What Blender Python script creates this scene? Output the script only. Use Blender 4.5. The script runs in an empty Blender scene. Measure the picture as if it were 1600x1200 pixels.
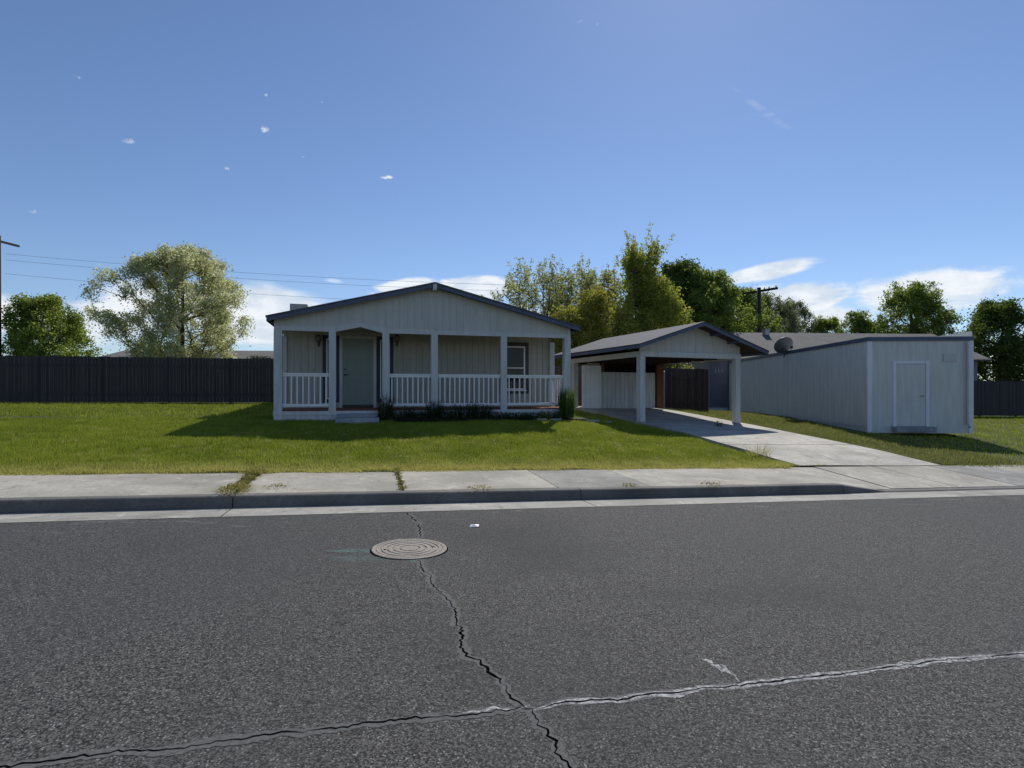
import bpy, math, random
import numpy as np
R = math.radians
C = bpy.context.scene.collection
rng = np.random.default_rng(7)
random.seed(7)

# ------------------------------------------------------------------ layout
EYE = 1.55; F = 866.0; HY = 613.0           # eye height, focal length and horizon row of the 1600x1200 photograph
TH = R(14.5); SC, SS = math.cos(TH), math.sin(TH)
GRADE = .0265
def teff(t): return 40*np.tanh(np.asarray(t, float)/40)
def tm(x, y):                                  # world -> street coordinates (t along the kerb, m away from it)
    y = y-7.85
    return x*SC+y*SS, -x*SS+y*SC
def xy(t, m): return t*SC-m*SS, 7.85+t*SS+m*SC
def road_z(t, m):
    m = np.asarray(m, float)
    prof = np.where(m > -.57, .015*(-m/.57), .015+.015*np.minimum(-m-.57, 4.2)-.012*np.maximum(-m-5.2, 0))
    return prof-GRADE*teff(t)
def kcut(t):                                   # 1 = full kerb, 0.15 = dropped kerb at the driveway
    t = np.asarray(t, float)
    a = np.clip((t-5.7)/.9, 0, 1); b = np.clip((t-11.5)/.9, 0, 1)
    return 1-.85*(a-b)
def walk_z(t, m):
    k = kcut(t); m = np.asarray(m, float)
    return (.15*k)*(1-m/1.95)+.19*(m/1.95)-GRADE*teff(t)
_c = []
for t in range(-42, 43, 3):
    X, Y = xy(t, 2.0); _c.append((X, Y, .2-GRADE*float(teff(t))-EYE))
_c += [(-6.36,14.8,-.76),(-2.2,15.9,-.77),(1.83,17.07,-.79),(-8,18.5,-.6),(3.0,17.6,-.9),(2.4,21,-.66),
       (-10,23.5,-.45),(-17,22,-.42),(-25,20,-.4),(-6,25,-.45),(-2,20,-.62),(4.06,17.56,-.99),(7.86,18.9,-1.135),(4.5,21.5,-.72),
       (1,26,-.62),(7.5,26,-.78),(11,26,-1.0),(11.8,23,-1.1),(12.4,31.8,-1.1),(8.35,16.06,-1.28),(5.81,11.44,-1.5),
       (10.5,18,-1.25),(-1,36,-.6),(20,25,-1.3),(18,34,-1.1),(-15,36,-.5),(25,38,-1.2),(0,45,-.7),(-30,40,-.6),(30,25,-1.5)]
_c = np.array(_c); _P = _c[:, :2]/10
def _U(r2): return np.where(r2 > 1e-12, r2*np.log(np.maximum(r2, 1e-12)), 0)
_n = len(_P)
_K = _U(((_P[:, None]-_P[None])**2).sum(-1))+np.eye(_n)*1e-4
_A = np.zeros((_n+3, _n+3)); _A[:_n, :_n] = _K; _A[:_n, _n] = 1; _A[:_n, n1:=_n+1] = _P[:, 0]; _A[:_n, _n+2] = _P[:, 1]
_A[_n:, :_n] = _A[:_n, _n:].T
_w = np.linalg.solve(_A, np.concatenate([_c[:, 2], [0, 0, 0]]))
def field(X, Y):
    X = np.atleast_1d(np.asarray(X, float)); Y = np.atleast_1d(np.asarray(Y, float))
    sh = X.shape; p = np.stack([X.ravel(), Y.ravel()], 1)/10
    q = np.clip(p, [-4.2, -1], [4.2, 4.8])
    z = _U(((q[:, None]-_P[None])**2).sum(-1))@_w[:_n]+_w[_n]+q@_w[_n+1:]
    d = np.hypot(*(p*10).T); f = np.clip((d-45)/40, 0, 1); f = f*f*(3-2*f)
    z = z*(1-f)+(-.9)*f
    return (z+EYE).reshape(sh)
def gz(x, y): return float(field(x, y)[0])
def px2road(px, py):
    d = 6.
    for _ in range(30):
        X = (px-800)/F*d
        z = float(road_z(*tm(X, d)))
        d = (EYE-z)*F/(py-HY)
    return (px-800)/F*d, d

# ------------------------------------------------------------------ materials
def newmat(name):
    m = bpy.data.materials.new(name); m.use_nodes = True
    nt = m.node_tree; nt.nodes.clear()
    out = nt.nodes.new('ShaderNodeOutputMaterial')
    return m, nt, out
def N(nt, typ, **kw):
    n = nt.nodes.new(typ)
    for k, v in kw.items():
        if k.startswith('i_'):
            key = k[2:]; key = int(key) if key.isdigit() else key.replace('_', ' ')
            n.inputs[key].default_value = v
        else: setattr(n, k, v)
    return n
def L(nt, a, b): nt.links.new(a, b)
def math_(nt, op, a, b=None, c=None, clamp=False):
    n = nt.nodes.new('ShaderNodeMath'); n.operation = op; n.use_clamp = clamp
    for i, v in enumerate((a, b, c)):
        if v is None: continue
        if isinstance(v, (int, float)): n.inputs[i].default_value = v
        else: L(nt, v, n.inputs[i])
    return n.outputs[0]
def mixc(nt, fac, a, b, mode='MIX'):
    n = nt.nodes.new('ShaderNodeMix'); n.data_type = 'RGBA'; n.blend_type = mode
    for s, v in ((0, fac), (6, a), (7, b)):
        if isinstance(v, (int, float)): n.inputs[s].default_value = v
        elif isinstance(v, tuple): n.inputs[s].default_value = v if len(v) == 4 else (*v, 1)
        else: L(nt, v, n.inputs[s])
    return n.outputs[2]
def noise(nt, vec, scale, detail=3, rough=.55, dist=0):
    n = N(nt, 'ShaderNodeTexNoise'); n.inputs['Scale'].default_value = scale; n.inputs['Detail'].default_value = detail
    n.inputs['Roughness'].default_value = rough; n.inputs['Distortion'].default_value = dist
    if vec is not None: L(nt, vec, n.inputs['Vector'])
    return n.outputs['Fac']
def ramp(nt, fac, lo, hi):
    n = N(nt, 'ShaderNodeMapRange'); n.interpolation_type = 'SMOOTHSTEP'
    n.inputs['From Min'].default_value = lo; n.inputs['From Max'].default_value = hi
    L(nt, fac, n.inputs['Value']); return n.outputs['Result']
def objvec(nt, scale=(1, 1, 1)):
    tc = N(nt, 'ShaderNodeTexCoord'); mp = N(nt, 'ShaderNodeMapping'); mp.inputs['Scale'].default_value = scale
    L(nt, tc.outputs['Object'], mp.inputs['Vector']); return mp.outputs['Vector']
def principled(nt, out, col, rough=.6, bump=None, bstr=.2, bdist=.01, metal=0, spec=None):
    b = N(nt, 'ShaderNodeBsdfPrincipled')
    if isinstance(col, tuple): b.inputs['Base Color'].default_value = (*col, 1)
    else: L(nt, col, b.inputs['Base Color'])
    if isinstance(rough, (int, float)): b.inputs['Roughness'].default_value = rough
    else: L(nt, rough, b.inputs['Roughness'])
    b.inputs['Metallic'].default_value = metal
    if spec is not None: b.inputs['Specular IOR Level'].default_value = spec
    if bump is not None:
        bp = N(nt, 'ShaderNodeBump'); bp.inputs['Strength'].default_value = bstr; bp.inputs['Distance'].default_value = bdist
        L(nt, bump, bp.inputs['Height']); L(nt, bp.outputs[0], b.inputs['Normal'])
    L(nt, b.outputs[0], out.inputs['Surface']); return b
def paint(name, col, var=.12, rough=.55, wear=None, wearcol=(.25, .2, .15), streak=False, metal=0):
    m, nt, out = newmat(name)
    v = objvec(nt, (6, 6, .6) if streak else (1, 1, 1))
    n1 = noise(nt, v, 1.6, 5); n2 = noise(nt, objvec(nt), 40, 3)
    lo = tuple(c*(1-var) for c in col); hi = tuple(min(1, c*(1+var)) for c in col)
    c = mixc(nt, ramp(nt, n1, .3, .7), lo, hi)
    c = mixc(nt, math_(nt, 'MULTIPLY', n2, .12), c, tuple(c_*.6 for c_ in col))
    if wear is not None:
        n3 = noise(nt, objvec(nt, (1, 1, 1)), 9, 6, .7)
        c = mixc(nt, ramp(nt, n3, wear, wear+.06), c, wearcol)
    principled(nt, out, c, rough, n2, .15, .004, metal)
    return m
def wood(name, c1, c2, rough=.75):
    m, nt, out = newmat(name)
    v = objvec(nt, (14, 14, .9)); n1 = noise(nt, v, 2.2, 6, .65)
    n2 = noise(nt, objvec(nt, (7, 7, .05)), 1.1, 1)
    c = mixc(nt, ramp(nt, n1, .3, .75), c1, c2)
    c = mixc(nt, ramp(nt, n2, .35, .7), c, tuple(x*.55 for x in c1))
    principled(nt, out, c, rough, n1, .3, .004); return m
def leafmat(name, c1, c2, c3, trans=.5, scale=1.2):
    m, nt, out = newmat(name)
    v = objvec(nt)
    n1 = noise(nt, v, scale, 4, .6); n2 = N(nt, 'ShaderNodeTexWhiteNoise')
    sn = N(nt, 'ShaderNodeVectorMath', operation='SNAP'); L(nt, v, sn.inputs[0]); sn.inputs[1].default_value = (.12, .12, .12)
    L(nt, sn.outputs[0], n2.inputs['Vector'])
    c = mixc(nt, ramp(nt, n1, .38, .62), c1, c2)
    c = mixc(nt, math_(nt, 'MULTIPLY', ramp(nt, n2.outputs['Value'], .55, 1.), .8), c, c3)
    d = N(nt, 'ShaderNodeBsdfDiffuse'); t = N(nt, 'ShaderNodeBsdfTranslucent'); g = N(nt, 'ShaderNodeBsdfGlossy')
    g.inputs['Roughness'].default_value = .4; g.inputs['Color'].default_value = (.6, .6, .6, 1)
    L(nt, c, d.inputs['Color']); L(nt, c, t.inputs['Color'])
    mx = N(nt, 'ShaderNodeMixShader'); mx.inputs[0].default_value = trans
    L(nt, d.outputs[0], mx.inputs[1]); L(nt, t.outputs[0], mx.inputs[2])
    m2 = N(nt, 'ShaderNodeMixShader'); m2.inputs[0].default_value = .025
    L(nt, mx.outputs[0], m2.inputs[1]); L(nt, g.outputs[0], m2.inputs[2])
    L(nt, m2.outputs[0], out.inputs['Surface']); return m
def concrete(name, col, patch=False):
    m, nt, out = newmat(name)
    v = objvec(nt)
    n1 = noise(nt, v, .9, 6, .65); n2 = noise(nt, v, 14, 5, .7); n3 = noise(nt, v, 90, 3, .7)
    c = mixc(nt, ramp(nt, n1, .3, .7), tuple(x*.62 for x in col), tuple(x*1.18 for x in col))
    c = mixc(nt, ramp(nt, n2, .47, .68), c, tuple(x*.78 for x in (col[0], col[1]*.99, col[2]*.95)))
    c = mixc(nt, ramp(nt, n3, .54, .66), c, tuple(x*.42 for x in col))
    c = mixc(nt, math_(nt, 'MULTIPLY', ramp(nt, noise(nt, v, 2.3, 7, .75, .6), .56, .62), .5), c, tuple(x*1.4 for x in col))
    c = mixc(nt, math_(nt, 'MULTIPLY', ramp(nt, noise(nt, objvec(nt, (1, 1, 1)), 3.1, 6, .7, 1.), .56, .70), .6), c, (.15, .12, .085))
    principled(nt, out, c, .85, n3, .35, .004); return m

M = {}
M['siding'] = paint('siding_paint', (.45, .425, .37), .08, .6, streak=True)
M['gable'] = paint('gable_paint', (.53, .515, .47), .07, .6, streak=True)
M['trim'] = paint('trim_paint', (.56, .555, .54), .08, .5, streak=True)
M['rail'] = paint('rail_paint', (.84, .83, .81), .05, .45)
M['chipped'] = paint('chipped_trim_paint', (.57, .565, .55), .14, .6, wear=.635, wearcol=(.22, .19, .15), streak=True)
M['fascia'] = paint('slate_blue_paint', (.075, .095, .15), .15, .5)
M['navy'] = paint('navy_trim_paint', (.012, .02, .06), .15, .5)
M['brownframe'] = paint('dark_taupe_paint', (.06, .045, .04), .15, .5)
M['door'] = paint('pale_green_door_paint', (.25, .285, .255), .06, .45)
M['black'] = paint('black_metal', (.02, .02, .02), .2, .4)
M['bronze'] = paint('rust_bronze_metal', (.06, .03, .018), .3, .45)
M['glassdark'] = paint('dark_pane', (.004, .005, .006), .1, .02)
M['frost'] = paint('lantern_glass', (.25, .24, .22), .1, .25)
M['deck'] = wood('red_stained_deck', (.30, .085, .035), (.36, .13, .06))
M['deckedge'] = wood('red_deck_edge', (.12, .025, .012), (.16, .04, .02))
M['brownwood'] = wood('brown_raw_wood', (.15, .05, .02), (.21, .08, .035))
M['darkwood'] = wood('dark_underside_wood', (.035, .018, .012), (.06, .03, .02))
M['wire'] = paint('weathered_wire', (.12, .13, .15), .1, .5)
M['fence'] = wood('weathered_grey_fence_wood', (.042, .035, .033), (.066, .058, .054))
M['fencebrown'] = wood('weathered_brown_fence_wood', (.20, .13, .09), (.27, .19, .14))
M['gatewood'] = wood('dark_red_gate_wood', (.075, .042, .032), (.115, .072, .055))
M['pole'] = wood('dark_utility_pole_wood', (.035, .028, .024), (.05, .04, .035))
M['metalwall'] = paint('ribbed_metal_wall_paint', (.60, .595, .56), .08, .5, streak=True)
M['greywall'] = paint('grey_house_wall_paint', (.19, .19, .23), .08, .6)
M['whitetrim'] = paint('white_gable_trim', (.75, .75, .76), .05, .5)
M['dish'] = paint('dish_grey', (.075, .08, .09), .1, .5)
M['galv'] = paint('galvanised_pipe', (.42, .42, .42), .1, .4, metal=.3)
M['soil'] = paint('dark_bed_soil', (.035, .026, .018), .35, .95)
M['bark'] = wood('bark', (.075, .06, .045), (.12, .095, .07))
M['crackdark'] = paint('crack_shadow', (.004, .004, .004), .2, 1.0)
for n_ in M['crackdark'].node_tree.nodes:
    if n_.type == 'BSDF_PRINCIPLED': n_.inputs['Specular IOR Level'].default_value = 0
def ragged(m, scale, lo, hi):                   # crumbling edge: bare asphalt shows through
    nt = m.node_tree; out = [n for n in nt.nodes if n.type == 'OUTPUT_MATERIAL'][0]
    src = out.inputs[0].links[0].from_socket; tr = N(nt, 'ShaderNodeBsdfTransparent'); mx = N(nt, 'ShaderNodeMixShader')
    v = objvec(nt); f = ramp(nt, noise(nt, v, scale, 5, .75), lo, hi)
    L(nt, f, mx.inputs[0]); L(nt, tr.outputs[0], mx.inputs[1]); L(nt, src, mx.inputs[2]); L(nt, mx.outputs[0], out.inputs[0])
for n_ in M['glassdark'].node_tree.nodes:
    if n_.type == 'BSDF_PRINCIPLED': n_.inputs['Specular IOR Level'].default_value = .3
M['concrete'] = concrete('walk_concrete', (.41, .38, .315))
M['concrete2'] = concrete('patched_walk_concrete', (.29, .28, .25))
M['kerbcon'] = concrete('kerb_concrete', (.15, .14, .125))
M['gutcon'] = concrete('gutter_concrete', (.37, .355, .31))
M['drivecon'] = concrete('drive_concrete', (.49, .455, .39))
M['stepcon'] = concrete('step_concrete', (.36, .37, .40))
M['leaf_y'] = leafmat('leaves_yellow_green', (.40, .42, .06), (.26, .33, .05), (.55, .48, .10), .6)
M['leaf_gold'] = leafmat('leaves_golden_green', (.43, .40, .06), (.32, .34, .06), (.56, .47, .11), .55)
M['leaf_d'] = leafmat('leaves_dark_green', (.11, .16, .03), (.17, .23, .04), (.05, .075, .02), .52)
M['leaf_m'] = leafmat('leaves_bright_green', (.27, .34, .05), (.15, .22, .035), (.40, .45, .10), .58)
M['leaf_g'] = leafmat('leaves_grey_green', (.22, .26, .11), (.16, .20, .085), (.36, .37, .22), .5)
M['leaf_pale'] = leafmat('leaves_bud_green', (.38, .41, .12), (.27, .30, .09), (.58, .56, .26), .58)
M['leaf_w'] = leafmat('leaves_silver_blossom', (.60, .60, .30), (.44, .47, .16), (.86, .84, .62), .6)
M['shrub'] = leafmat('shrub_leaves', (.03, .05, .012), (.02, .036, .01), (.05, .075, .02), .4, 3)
M['shrubl'] = leafmat('bright_shrub_leaves', (.10, .17, .03), (.06, .11, .02), (.16, .22, .05), .5, 3)
M['weed'] = leafmat('weed_leaves', (.34, .29, .08), (.42, .34, .12), (.20, .24, .05), .4, 8)

def grassmat(name, a, b, dry, edge=True):
    m, nt, out = newmat(name)
    v = objvec(nt)
    n1 = noise(nt, v, .7, 4, .6); n2 = noise(nt, v, 45, 2, .7); n3 = noise(nt, v, 3.1, 4, .6)
    c = mixc(nt, ramp(nt, n1, .35, .65), a, b)
    c = mixc(nt, ramp(nt, n2, .42, .30), c, tuple(x*.5 for x in a))
    c = mixc(nt, ramp(nt, n2, .54, .68), c, (.38, .42, .10))
    fac = math_(nt, 'MULTIPLY', ramp(nt, n3, .5, .72), .55)
    if edge:   # drier grass along the pavement
        sp = N(nt, 'ShaderNodeSeparateXYZ'); L(nt, v, sp.inputs[0])
        mm = math_(nt, 'ADD', math_(nt, 'MULTIPLY', sp.outputs[0], -SS), math_(nt, 'MULTIPLY', math_(nt, 'SUBTRACT', sp.outputs[1], 7.85), SC))
        e = ramp(nt, math_(nt, 'ADD', mm, math_(nt, 'MULTIPLY', n3, 1.2)), 3.6, 2.5)
        fac = math_(nt, 'MAXIMUM', fac, math_(nt, 'MULTIPLY', e, .75))
    c = mixc(nt, fac, c, dry)
    d = N(nt, 'ShaderNodeBsdfDiffuse'); t = N(nt, 'ShaderNodeBsdfTranslucent')
    L(nt, c, d.inputs[0]); L(nt, c, t.inputs[0])
    mx = N(nt, 'ShaderNodeMixShader'); mx.inputs[0].default_value = .45
    L(nt, d.outputs[0], mx.inputs[1]); L(nt, t.outputs[0], mx.inputs[2]); L(nt, mx.outputs[0], out.inputs[0]); return m
M['grass'] = grassmat('lawn_grass', (.235, .29, .03), (.33, .38, .045), (.60, .54, .18))
M['grassdry'] = grassmat('rough_grass', (.19, .21, .05), (.25, .26, .08), (.40, .36, .16), False)
def groundmat():
    m, nt, out = newmat('ground_soil_and_grass')
    v = objvec(nt); n1 = noise(nt, v, .5, 5); n2 = noise(nt, v, 25, 4, .7)
    c = mixc(nt, ramp(nt, n1, .35, .65), (.03, .04, .01), (.045, .05, .015))
    c = mixc(nt, ramp(nt, n2, .45, .7), c, (.022, .018, .010))
    principled(nt, out, c, .95, n2, .6, .03); return m
M['ground'] = groundmat()
M['flower'] = paint('pale_petals', (.75, .72, .45), .1, .7)
def shingles(name, c1, c2):
    m, nt, out = newmat(name)
    v = objvec(nt)
    br = N(nt, 'ShaderNodeTexBrick'); br.offset = .5
    br.inputs['Color1'].default_value = (*c1, 1); br.inputs['Color2'].default_value = (*c2, 1)
    br.inputs['Mortar'].default_value = (*[x*.5 for x in c1], 1)
    br.inputs['Scale'].default_value = 1; br.inputs['Mortar Size'].default_value = .008
    br.inputs['Brick Width'].default_value = .3; br.inputs['Row Height'].default_value = .14
    # rows run along local Y, courses step along X/Z slope
    sp = N(nt, 'ShaderNodeSeparateXYZ'); L(nt, v, sp.inputs[0]); cb = N(nt, 'ShaderNodeCombineXYZ')
    L(nt, sp.outputs[1], cb.inputs[0]); L(nt, sp.outputs[0], cb.inputs[1]); L(nt, cb.outputs[0], br.inputs['Vector'])
    n = noise(nt, v, 60, 3, .7); n2 = noise(nt, v, 1.2, 4)
    c = mixc(nt, ramp(nt, n, .35, .7), br.outputs['Color'], tuple(x*1.7 for x in c2), 'MIX')
    c = mixc(nt, math_(nt, 'MULTIPLY', ramp(nt, n2, .4, .7), .35), c, tuple(x*.6 for x in c1))
    principled(nt, out, c, .9, n, .5, .006); return m
M['shingle'] = shingles('grey_shingles', (.06, .06, .066), (.085, .085, .092))
M['shingleb'] = shingles('brown_grey_shingles', (.085, .08, .075), (.12, .112, .105))

def asphalt():
    m, nt, out = newmat('asphalt')
    v = objvec(nt)
    vo = N(nt, 'ShaderNodeTexVoronoi'); vo.inputs['Scale'].default_value = 150; vo.inputs['Randomness'].default_value = 1
    L(nt, v, vo.inputs['Vector'])
    sp = N(nt, 'ShaderNodeSeparateColor'); L(nt, vo.outputs['Color'], sp.inputs[0])
    n1 = noise(nt, v, 45, 4, .75); n2 = noise(nt, v, .55, 4, .6); n4 = noise(nt, v, 160, 2, .6)
    c = mixc(nt, ramp(nt, sp.outputs[0], .1, .9), (.0140, .0133, .0125), (.130, .124, .115))
    c = mixc(nt, ramp(nt, n1, .47, .36), c, (.006, .006, .006))
    c = mixc(nt, ramp(nt, sp.outputs[1], .92, .98), c, (.27, .262, .25))
    c = mixc(nt, math_(nt, 'MULTIPLY', ramp(nt, n2, .35, .72), .45), c, (.062, .062, .062))
    c = mixc(nt, math_(nt, 'MULTIPLY', ramp(nt, noise(nt, v, .23, 3, .5, .5), .5, .62), .5), c, (.030, .030, .031))
    c = mixc(nt, math_(nt, 'MULTIPLY', ramp(nt, noise(nt, v, 1.9, 5, .7, .8), .66, .72), .35), c, (.10, .098, .092))
    # pale wear scuffs near the gutter, stretched along the street
    mp = N(nt, 'ShaderNodeMapping'); mp.inputs['Rotation'].default_value = (0, 0, -TH); mp.inputs['Scale'].default_value = (.9, 4, 1)
    L(nt, v, mp.inputs['Vector'])
    n3 = noise(nt, mp.outputs[0], 1.7, 5, .7)
    s2 = N(nt, 'ShaderNodeSeparateXYZ'); L(nt, v, s2.inputs[0])
    mm = math_(nt, 'ADD', math_(nt, 'MULTIPLY', s2.outputs[0], -SS), math_(nt, 'MULTIPLY', math_(nt, 'SUBTRACT', s2.outputs[1], 7.85), SC))
    near = ramp(nt, mm, -1.5, -.65)
    c = mixc(nt, math_(nt, 'MULTIPLY', math_(nt, 'MULTIPLY', ramp(nt, n3, .57, .70), near), .75), c, (.25, .24, .21))
    # faded teal survey paint beside the manhole
    for (qx, qy, rx, ry, st) in PAINT:
        mq = N(nt, 'ShaderNodeMapping', vector_type='TEXTURE'); mq.inputs['Location'].default_value = (qx, qy, 0)
        mq.inputs['Scale'].default_value = (rx, ry, 100); L(nt, v, mq.inputs[0])
        ln = N(nt, 'ShaderNodeVectorMath', operation='LENGTH'); L(nt, mq.outputs[0], ln.inputs[0])
        fall = math_(nt, 'SUBTRACT', 1, ln.outputs['Value'], clamp=True)
        nn = noise(nt, mp.outputs[0], 9, 5, .8)
        c = mixc(nt, math_(nt, 'MULTIPLY', math_(nt, 'MULTIPLY', ramp(nt, nn, .40, .56), ramp(nt, fall, 0, .5)), st), c, (.12, .30, .27))
    h = math_(nt, 'ADD', sp.outputs[2], n1)
    principled(nt, out, c, .85, h, .8, .007, spec=.3); return m
PAINT = []
for (px, py, rx, ry, st) in [(548, 861, .30, .05, .42), (575, 859, .30, .022, .38), (556, 873, .34, .10, .20), (652, 876, .09, .06, .4), (745, 852, .42, .03, .0)]:
    X, Y = px2road(px, py); PAINT.append((X, Y, rx, ry, st))
M['asphalt'] = asphalt()
def wornmat():
    m, nt, out = newmat('crack_worn_edge')
    v = objvec(nt); n1 = noise(nt, v, 60, 4, .7)
    c = mixc(nt, ramp(nt, n1, .35, .65), (.068, .069, .066), (.118, .118, .113))
    principled(nt, out, c, .9, n1, .4, .004); return m
M['worn'] = wornmat(); ragged(M['worn'], 38, .30, .42)
def sealmat():
    m, nt, out = newmat('crack_pale_sealant')
    v = objvec(nt); n1 = noise(nt, v, 35, 5, .8); n2 = noise(nt, v, 9, 4, .7)
    c = mixc(nt, ramp(nt, n1, .38, .62), (.14, .14, .14), (.46, .46, .44))
    c = mixc(nt, ramp(nt, n2, .54, .66), c, (.17, .17, .17))
    principled(nt, out, c, .85, n1, .5, .005); return m
M['seal'] = sealmat(); ragged(M['seal'], 45, .40, .47)
def lidmat():
    m, nt, out = newmat('manhole_lid')
    v = objvec(nt); n1 = noise(nt, v, 7, 6, .7); n2 = noise(nt, v, 70, 3, .7)
    c = mixc(nt, ramp(nt, n1, .3, .7), (.25, .215, .175), (.37, .32, .265))
    c = mixc(nt, ramp(nt, n2, .47, .66), c, (.14, .12, .10))
    c = mixc(nt, math_(nt, 'MULTIPLY', ramp(nt, noise(nt, v, 3, 4, .7), .5, .66), .6), c, (.16, .145, .13))
    principled(nt, out, c, .75, n2, .3, .003); return m
M['lid'] = lidmat()

# ------------------------------------------------------------------ mesh helpers
class MB:
    def __init__(s): s.v = []; s.f = []
    def add(s, vs, fs):
        k = len(s.v); s.v += [tuple(map(float, p)) for p in vs]; s.f += [tuple(i+k for i in f) for f in fs]; return s
    def box(s, x0, x1, y0, y1, z0, z1):
        return s.add([(x0,y0,z0),(x1,y0,z0),(x1,y1,z0),(x0,y1,z0),(x0,y0,z1),(x1,y0,z1),(x1,y1,z1),(x0,y1,z1)],
                     [(0,3,2,1),(4,5,6,7),(0,1,5,4),(1,2,6,5),(2,3,7,6),(3,0,4,7)])
    def prism(s, poly, y0, y1):                # poly in (x,z), extruded along y
        n = len(poly)
        vs = [(x, y0, z) for x, z in poly]+[(x, y1, z) for x, z in poly]
        return s.add(vs, [tuple(range(n)), tuple(range(2*n-1, n-1, -1))]+[(i, i+n, (i+1) % n+n, (i+1) % n) for i in range(n)])
    def bar(s, p, q, w, h=None):
        h = h or w; p = np.array(p, float); q = np.array(q, float); d = q-p; d /= np.linalg.norm(d)
        up = np.array([0, 0, 1.]) if abs(d[2]) < .95 else np.array([1., 0, 0])
        a = np.cross(d, up); a /= np.linalg.norm(a); b = np.cross(a, d)
        vs = []
        for e in (p, q):
            for sx, sy in ((-1,-1),(1,-1),(1,1),(-1,1)): vs.append(e+a*sx*w/2+b*sy*h/2)
        return s.add(vs, [(0,1,2,3),(7,6,5,4),(0,4,5,1),(1,5,6,2),(2,6,7,3),(3,7,4,0)])
    def tube(s, pts, rad, n=8):
        pts = [np.array(p, float) for p in pts]; rings = []
        k0 = len(s.v)
        for i, p in enumerate(pts):
            d = pts[min(i+1, len(pts)-1)]-pts[max(i-1, 0)]; d /= max(1e-9, np.linalg.norm(d))
            up = np.array([0, 0, 1.]) if abs(d[2]) < .9 else np.array([1., 0, 0])
            a = np.cross(d, up); a /= np.linalg.norm(a); b = np.cross(a, d)
            r = rad[i] if hasattr(rad, '__len__') else rad
            for j in range(n):
                t = 2*math.pi*j/n; s.v.append(tuple(p+a*math.cos(t)*r+b*math.sin(t)*r))
        for i in range(len(pts)-1):
            for j in range(n):
                s.f.append((k0+i*n+j, k0+i*n+(j+1) % n, k0+(i+1)*n+(j+1) % n, k0+(i+1)*n+j))
        s.f.append(tuple(k0+j for j in range(n-1, -1, -1))); s.f.append(tuple(k0+(len(pts)-1)*n+j for j in range(n)))
        return s
    def lathe(s, prof, n=24, c=(0, 0, 0)):
        k0 = len(s.v)
        for r, z in prof:
            for j in range(n):
                t = 2*math.pi*j/n; s.v.append((c[0]+r*math.cos(t), c[1]+r*math.sin(t), c[2]+z))
        for i in range(len(prof)-1):
            for j in range(n):
                s.f.append((k0+i*n+j, k0+i*n+(j+1) % n, k0+(i+1)*n+(j+1) % n, k0+(i+1)*n+j))
        return s
    def build(s, name, mat, parent=None, smooth=False, bevel=0):
        me = bpy.data.meshes.new(name); me.from_pydata(s.v, [], s.f); me.update()
        return link(name, me, mat, parent, smooth, bevel)
def link(name, me, mat, parent=None, smooth=False, bevel=0):
    me.materials.append(mat if not isinstance(mat, str) else M[mat])
    if smooth: me.shade_smooth()
    o = bpy.data.objects.new(name, me); C.objects.link(o)
    if parent is not None: o.parent = parent
    if bevel:
        b = o.modifiers.new('bevel', 'BEVEL'); b.width = bevel; b.segments = 2; b.limit_method = 'ANGLE'
    return o
def quads(name, V, mat, parent=None, n=4):     # V: (k*n,3) array, consecutive n-gons
    V = np.ascontiguousarray(V, dtype=np.float32); k = len(V)//n
    me = bpy.data.meshes.new(name)
    me.vertices.add(len(V)); me.vertices.foreach_set('co', V.ravel())
    me.loops.add(len(V)); me.loops.foreach_set('vertex_index', np.arange(len(V), dtype=np.int32))
    me.polygons.add(k); me.polygons.foreach_set('loop_start', np.arange(0, len(V), n, dtype=np.int32))
    me.polygons.foreach_set('loop_total', np.full(k, n, dtype=np.int32))
    me.update(calc_edges=True); return link(name, me, mat, parent)
def tag(o, label=None, cat=None, group=None, kind=None):
    if label: o['label'] = label
    if cat: o['category'] = cat
    if group: o['group'] = group
    if kind: o['kind'] = kind
    return o
def empty(name, loc, rz=0):
    o = bpy.data.objects.new(name, None); C.objects.link(o); o.location = loc; o.rotation_euler = (0, 0, rz)
    o.empty_display_size = .3; return o
def grid(us, vs, fn):
    us = np.asarray(us, float); vs = np.asarray(vs, float)
    U, V = np.meshgrid(us, vs, indexing='ij'); X, Y, Z = fn(U, V)
    P = np.stack([X, Y, Z], -1).reshape(-1, 3); nv = len(vs)
    fs = [(i*nv+j, (i+1)*nv+j, (i+1)*nv+j+1, i*nv+j+1) for i in range(len(us)-1) for j in range(nv-1)]
    mb = MB(); mb.v = [tuple(p) for p in P.tolist()]; mb.f = fs; return mb

# ------------------------------------------------------------------ ground, road, kerb, pavement
def gext(lo, hi, st, far=700):
    a = list(np.arange(lo, hi+1e-6, st)); e = []
    s = st
    x = hi
    while x < far: s *= 1.6; x += s; e.append(x)
    w = []; x = lo; s = st
    while x > -far: s *= 1.6; x -= s; w.append(x)
    return np.array(w[::-1]+a+e)
def groundfn(t, m):
    X, Y = xy(t, m); z = field(X, Y)-.02
    z = np.where(m < 1.99, road_z(t, np.clip(m, -16, 0))-.35, z)
    return X, Y, z
mlist = np.concatenate([gext(2.0, 34, .5)]); mlist = np.array([m for m in mlist if m >= 2.0])
mneg = np.array([-700, -300, -120, -60, -30, -16, -8, 0, 1.6, 1.98])
tag(grid(gext(-26, 26, .5), np.concatenate([mneg, mlist]), groundfn).build('ground', 'ground', smooth=True), 'ground sheet of turf and soil beneath lawn, yards and street', kind='structure')
tl = gext(-24, 24, .5, 300)
ml = [-11.5, -9, -7, -6, -5.2, -4.77, -3.5, -2, -1, -.57]
def rf(t, m): X, Y = xy(t, m); return X, Y, road_z(t, m)
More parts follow.
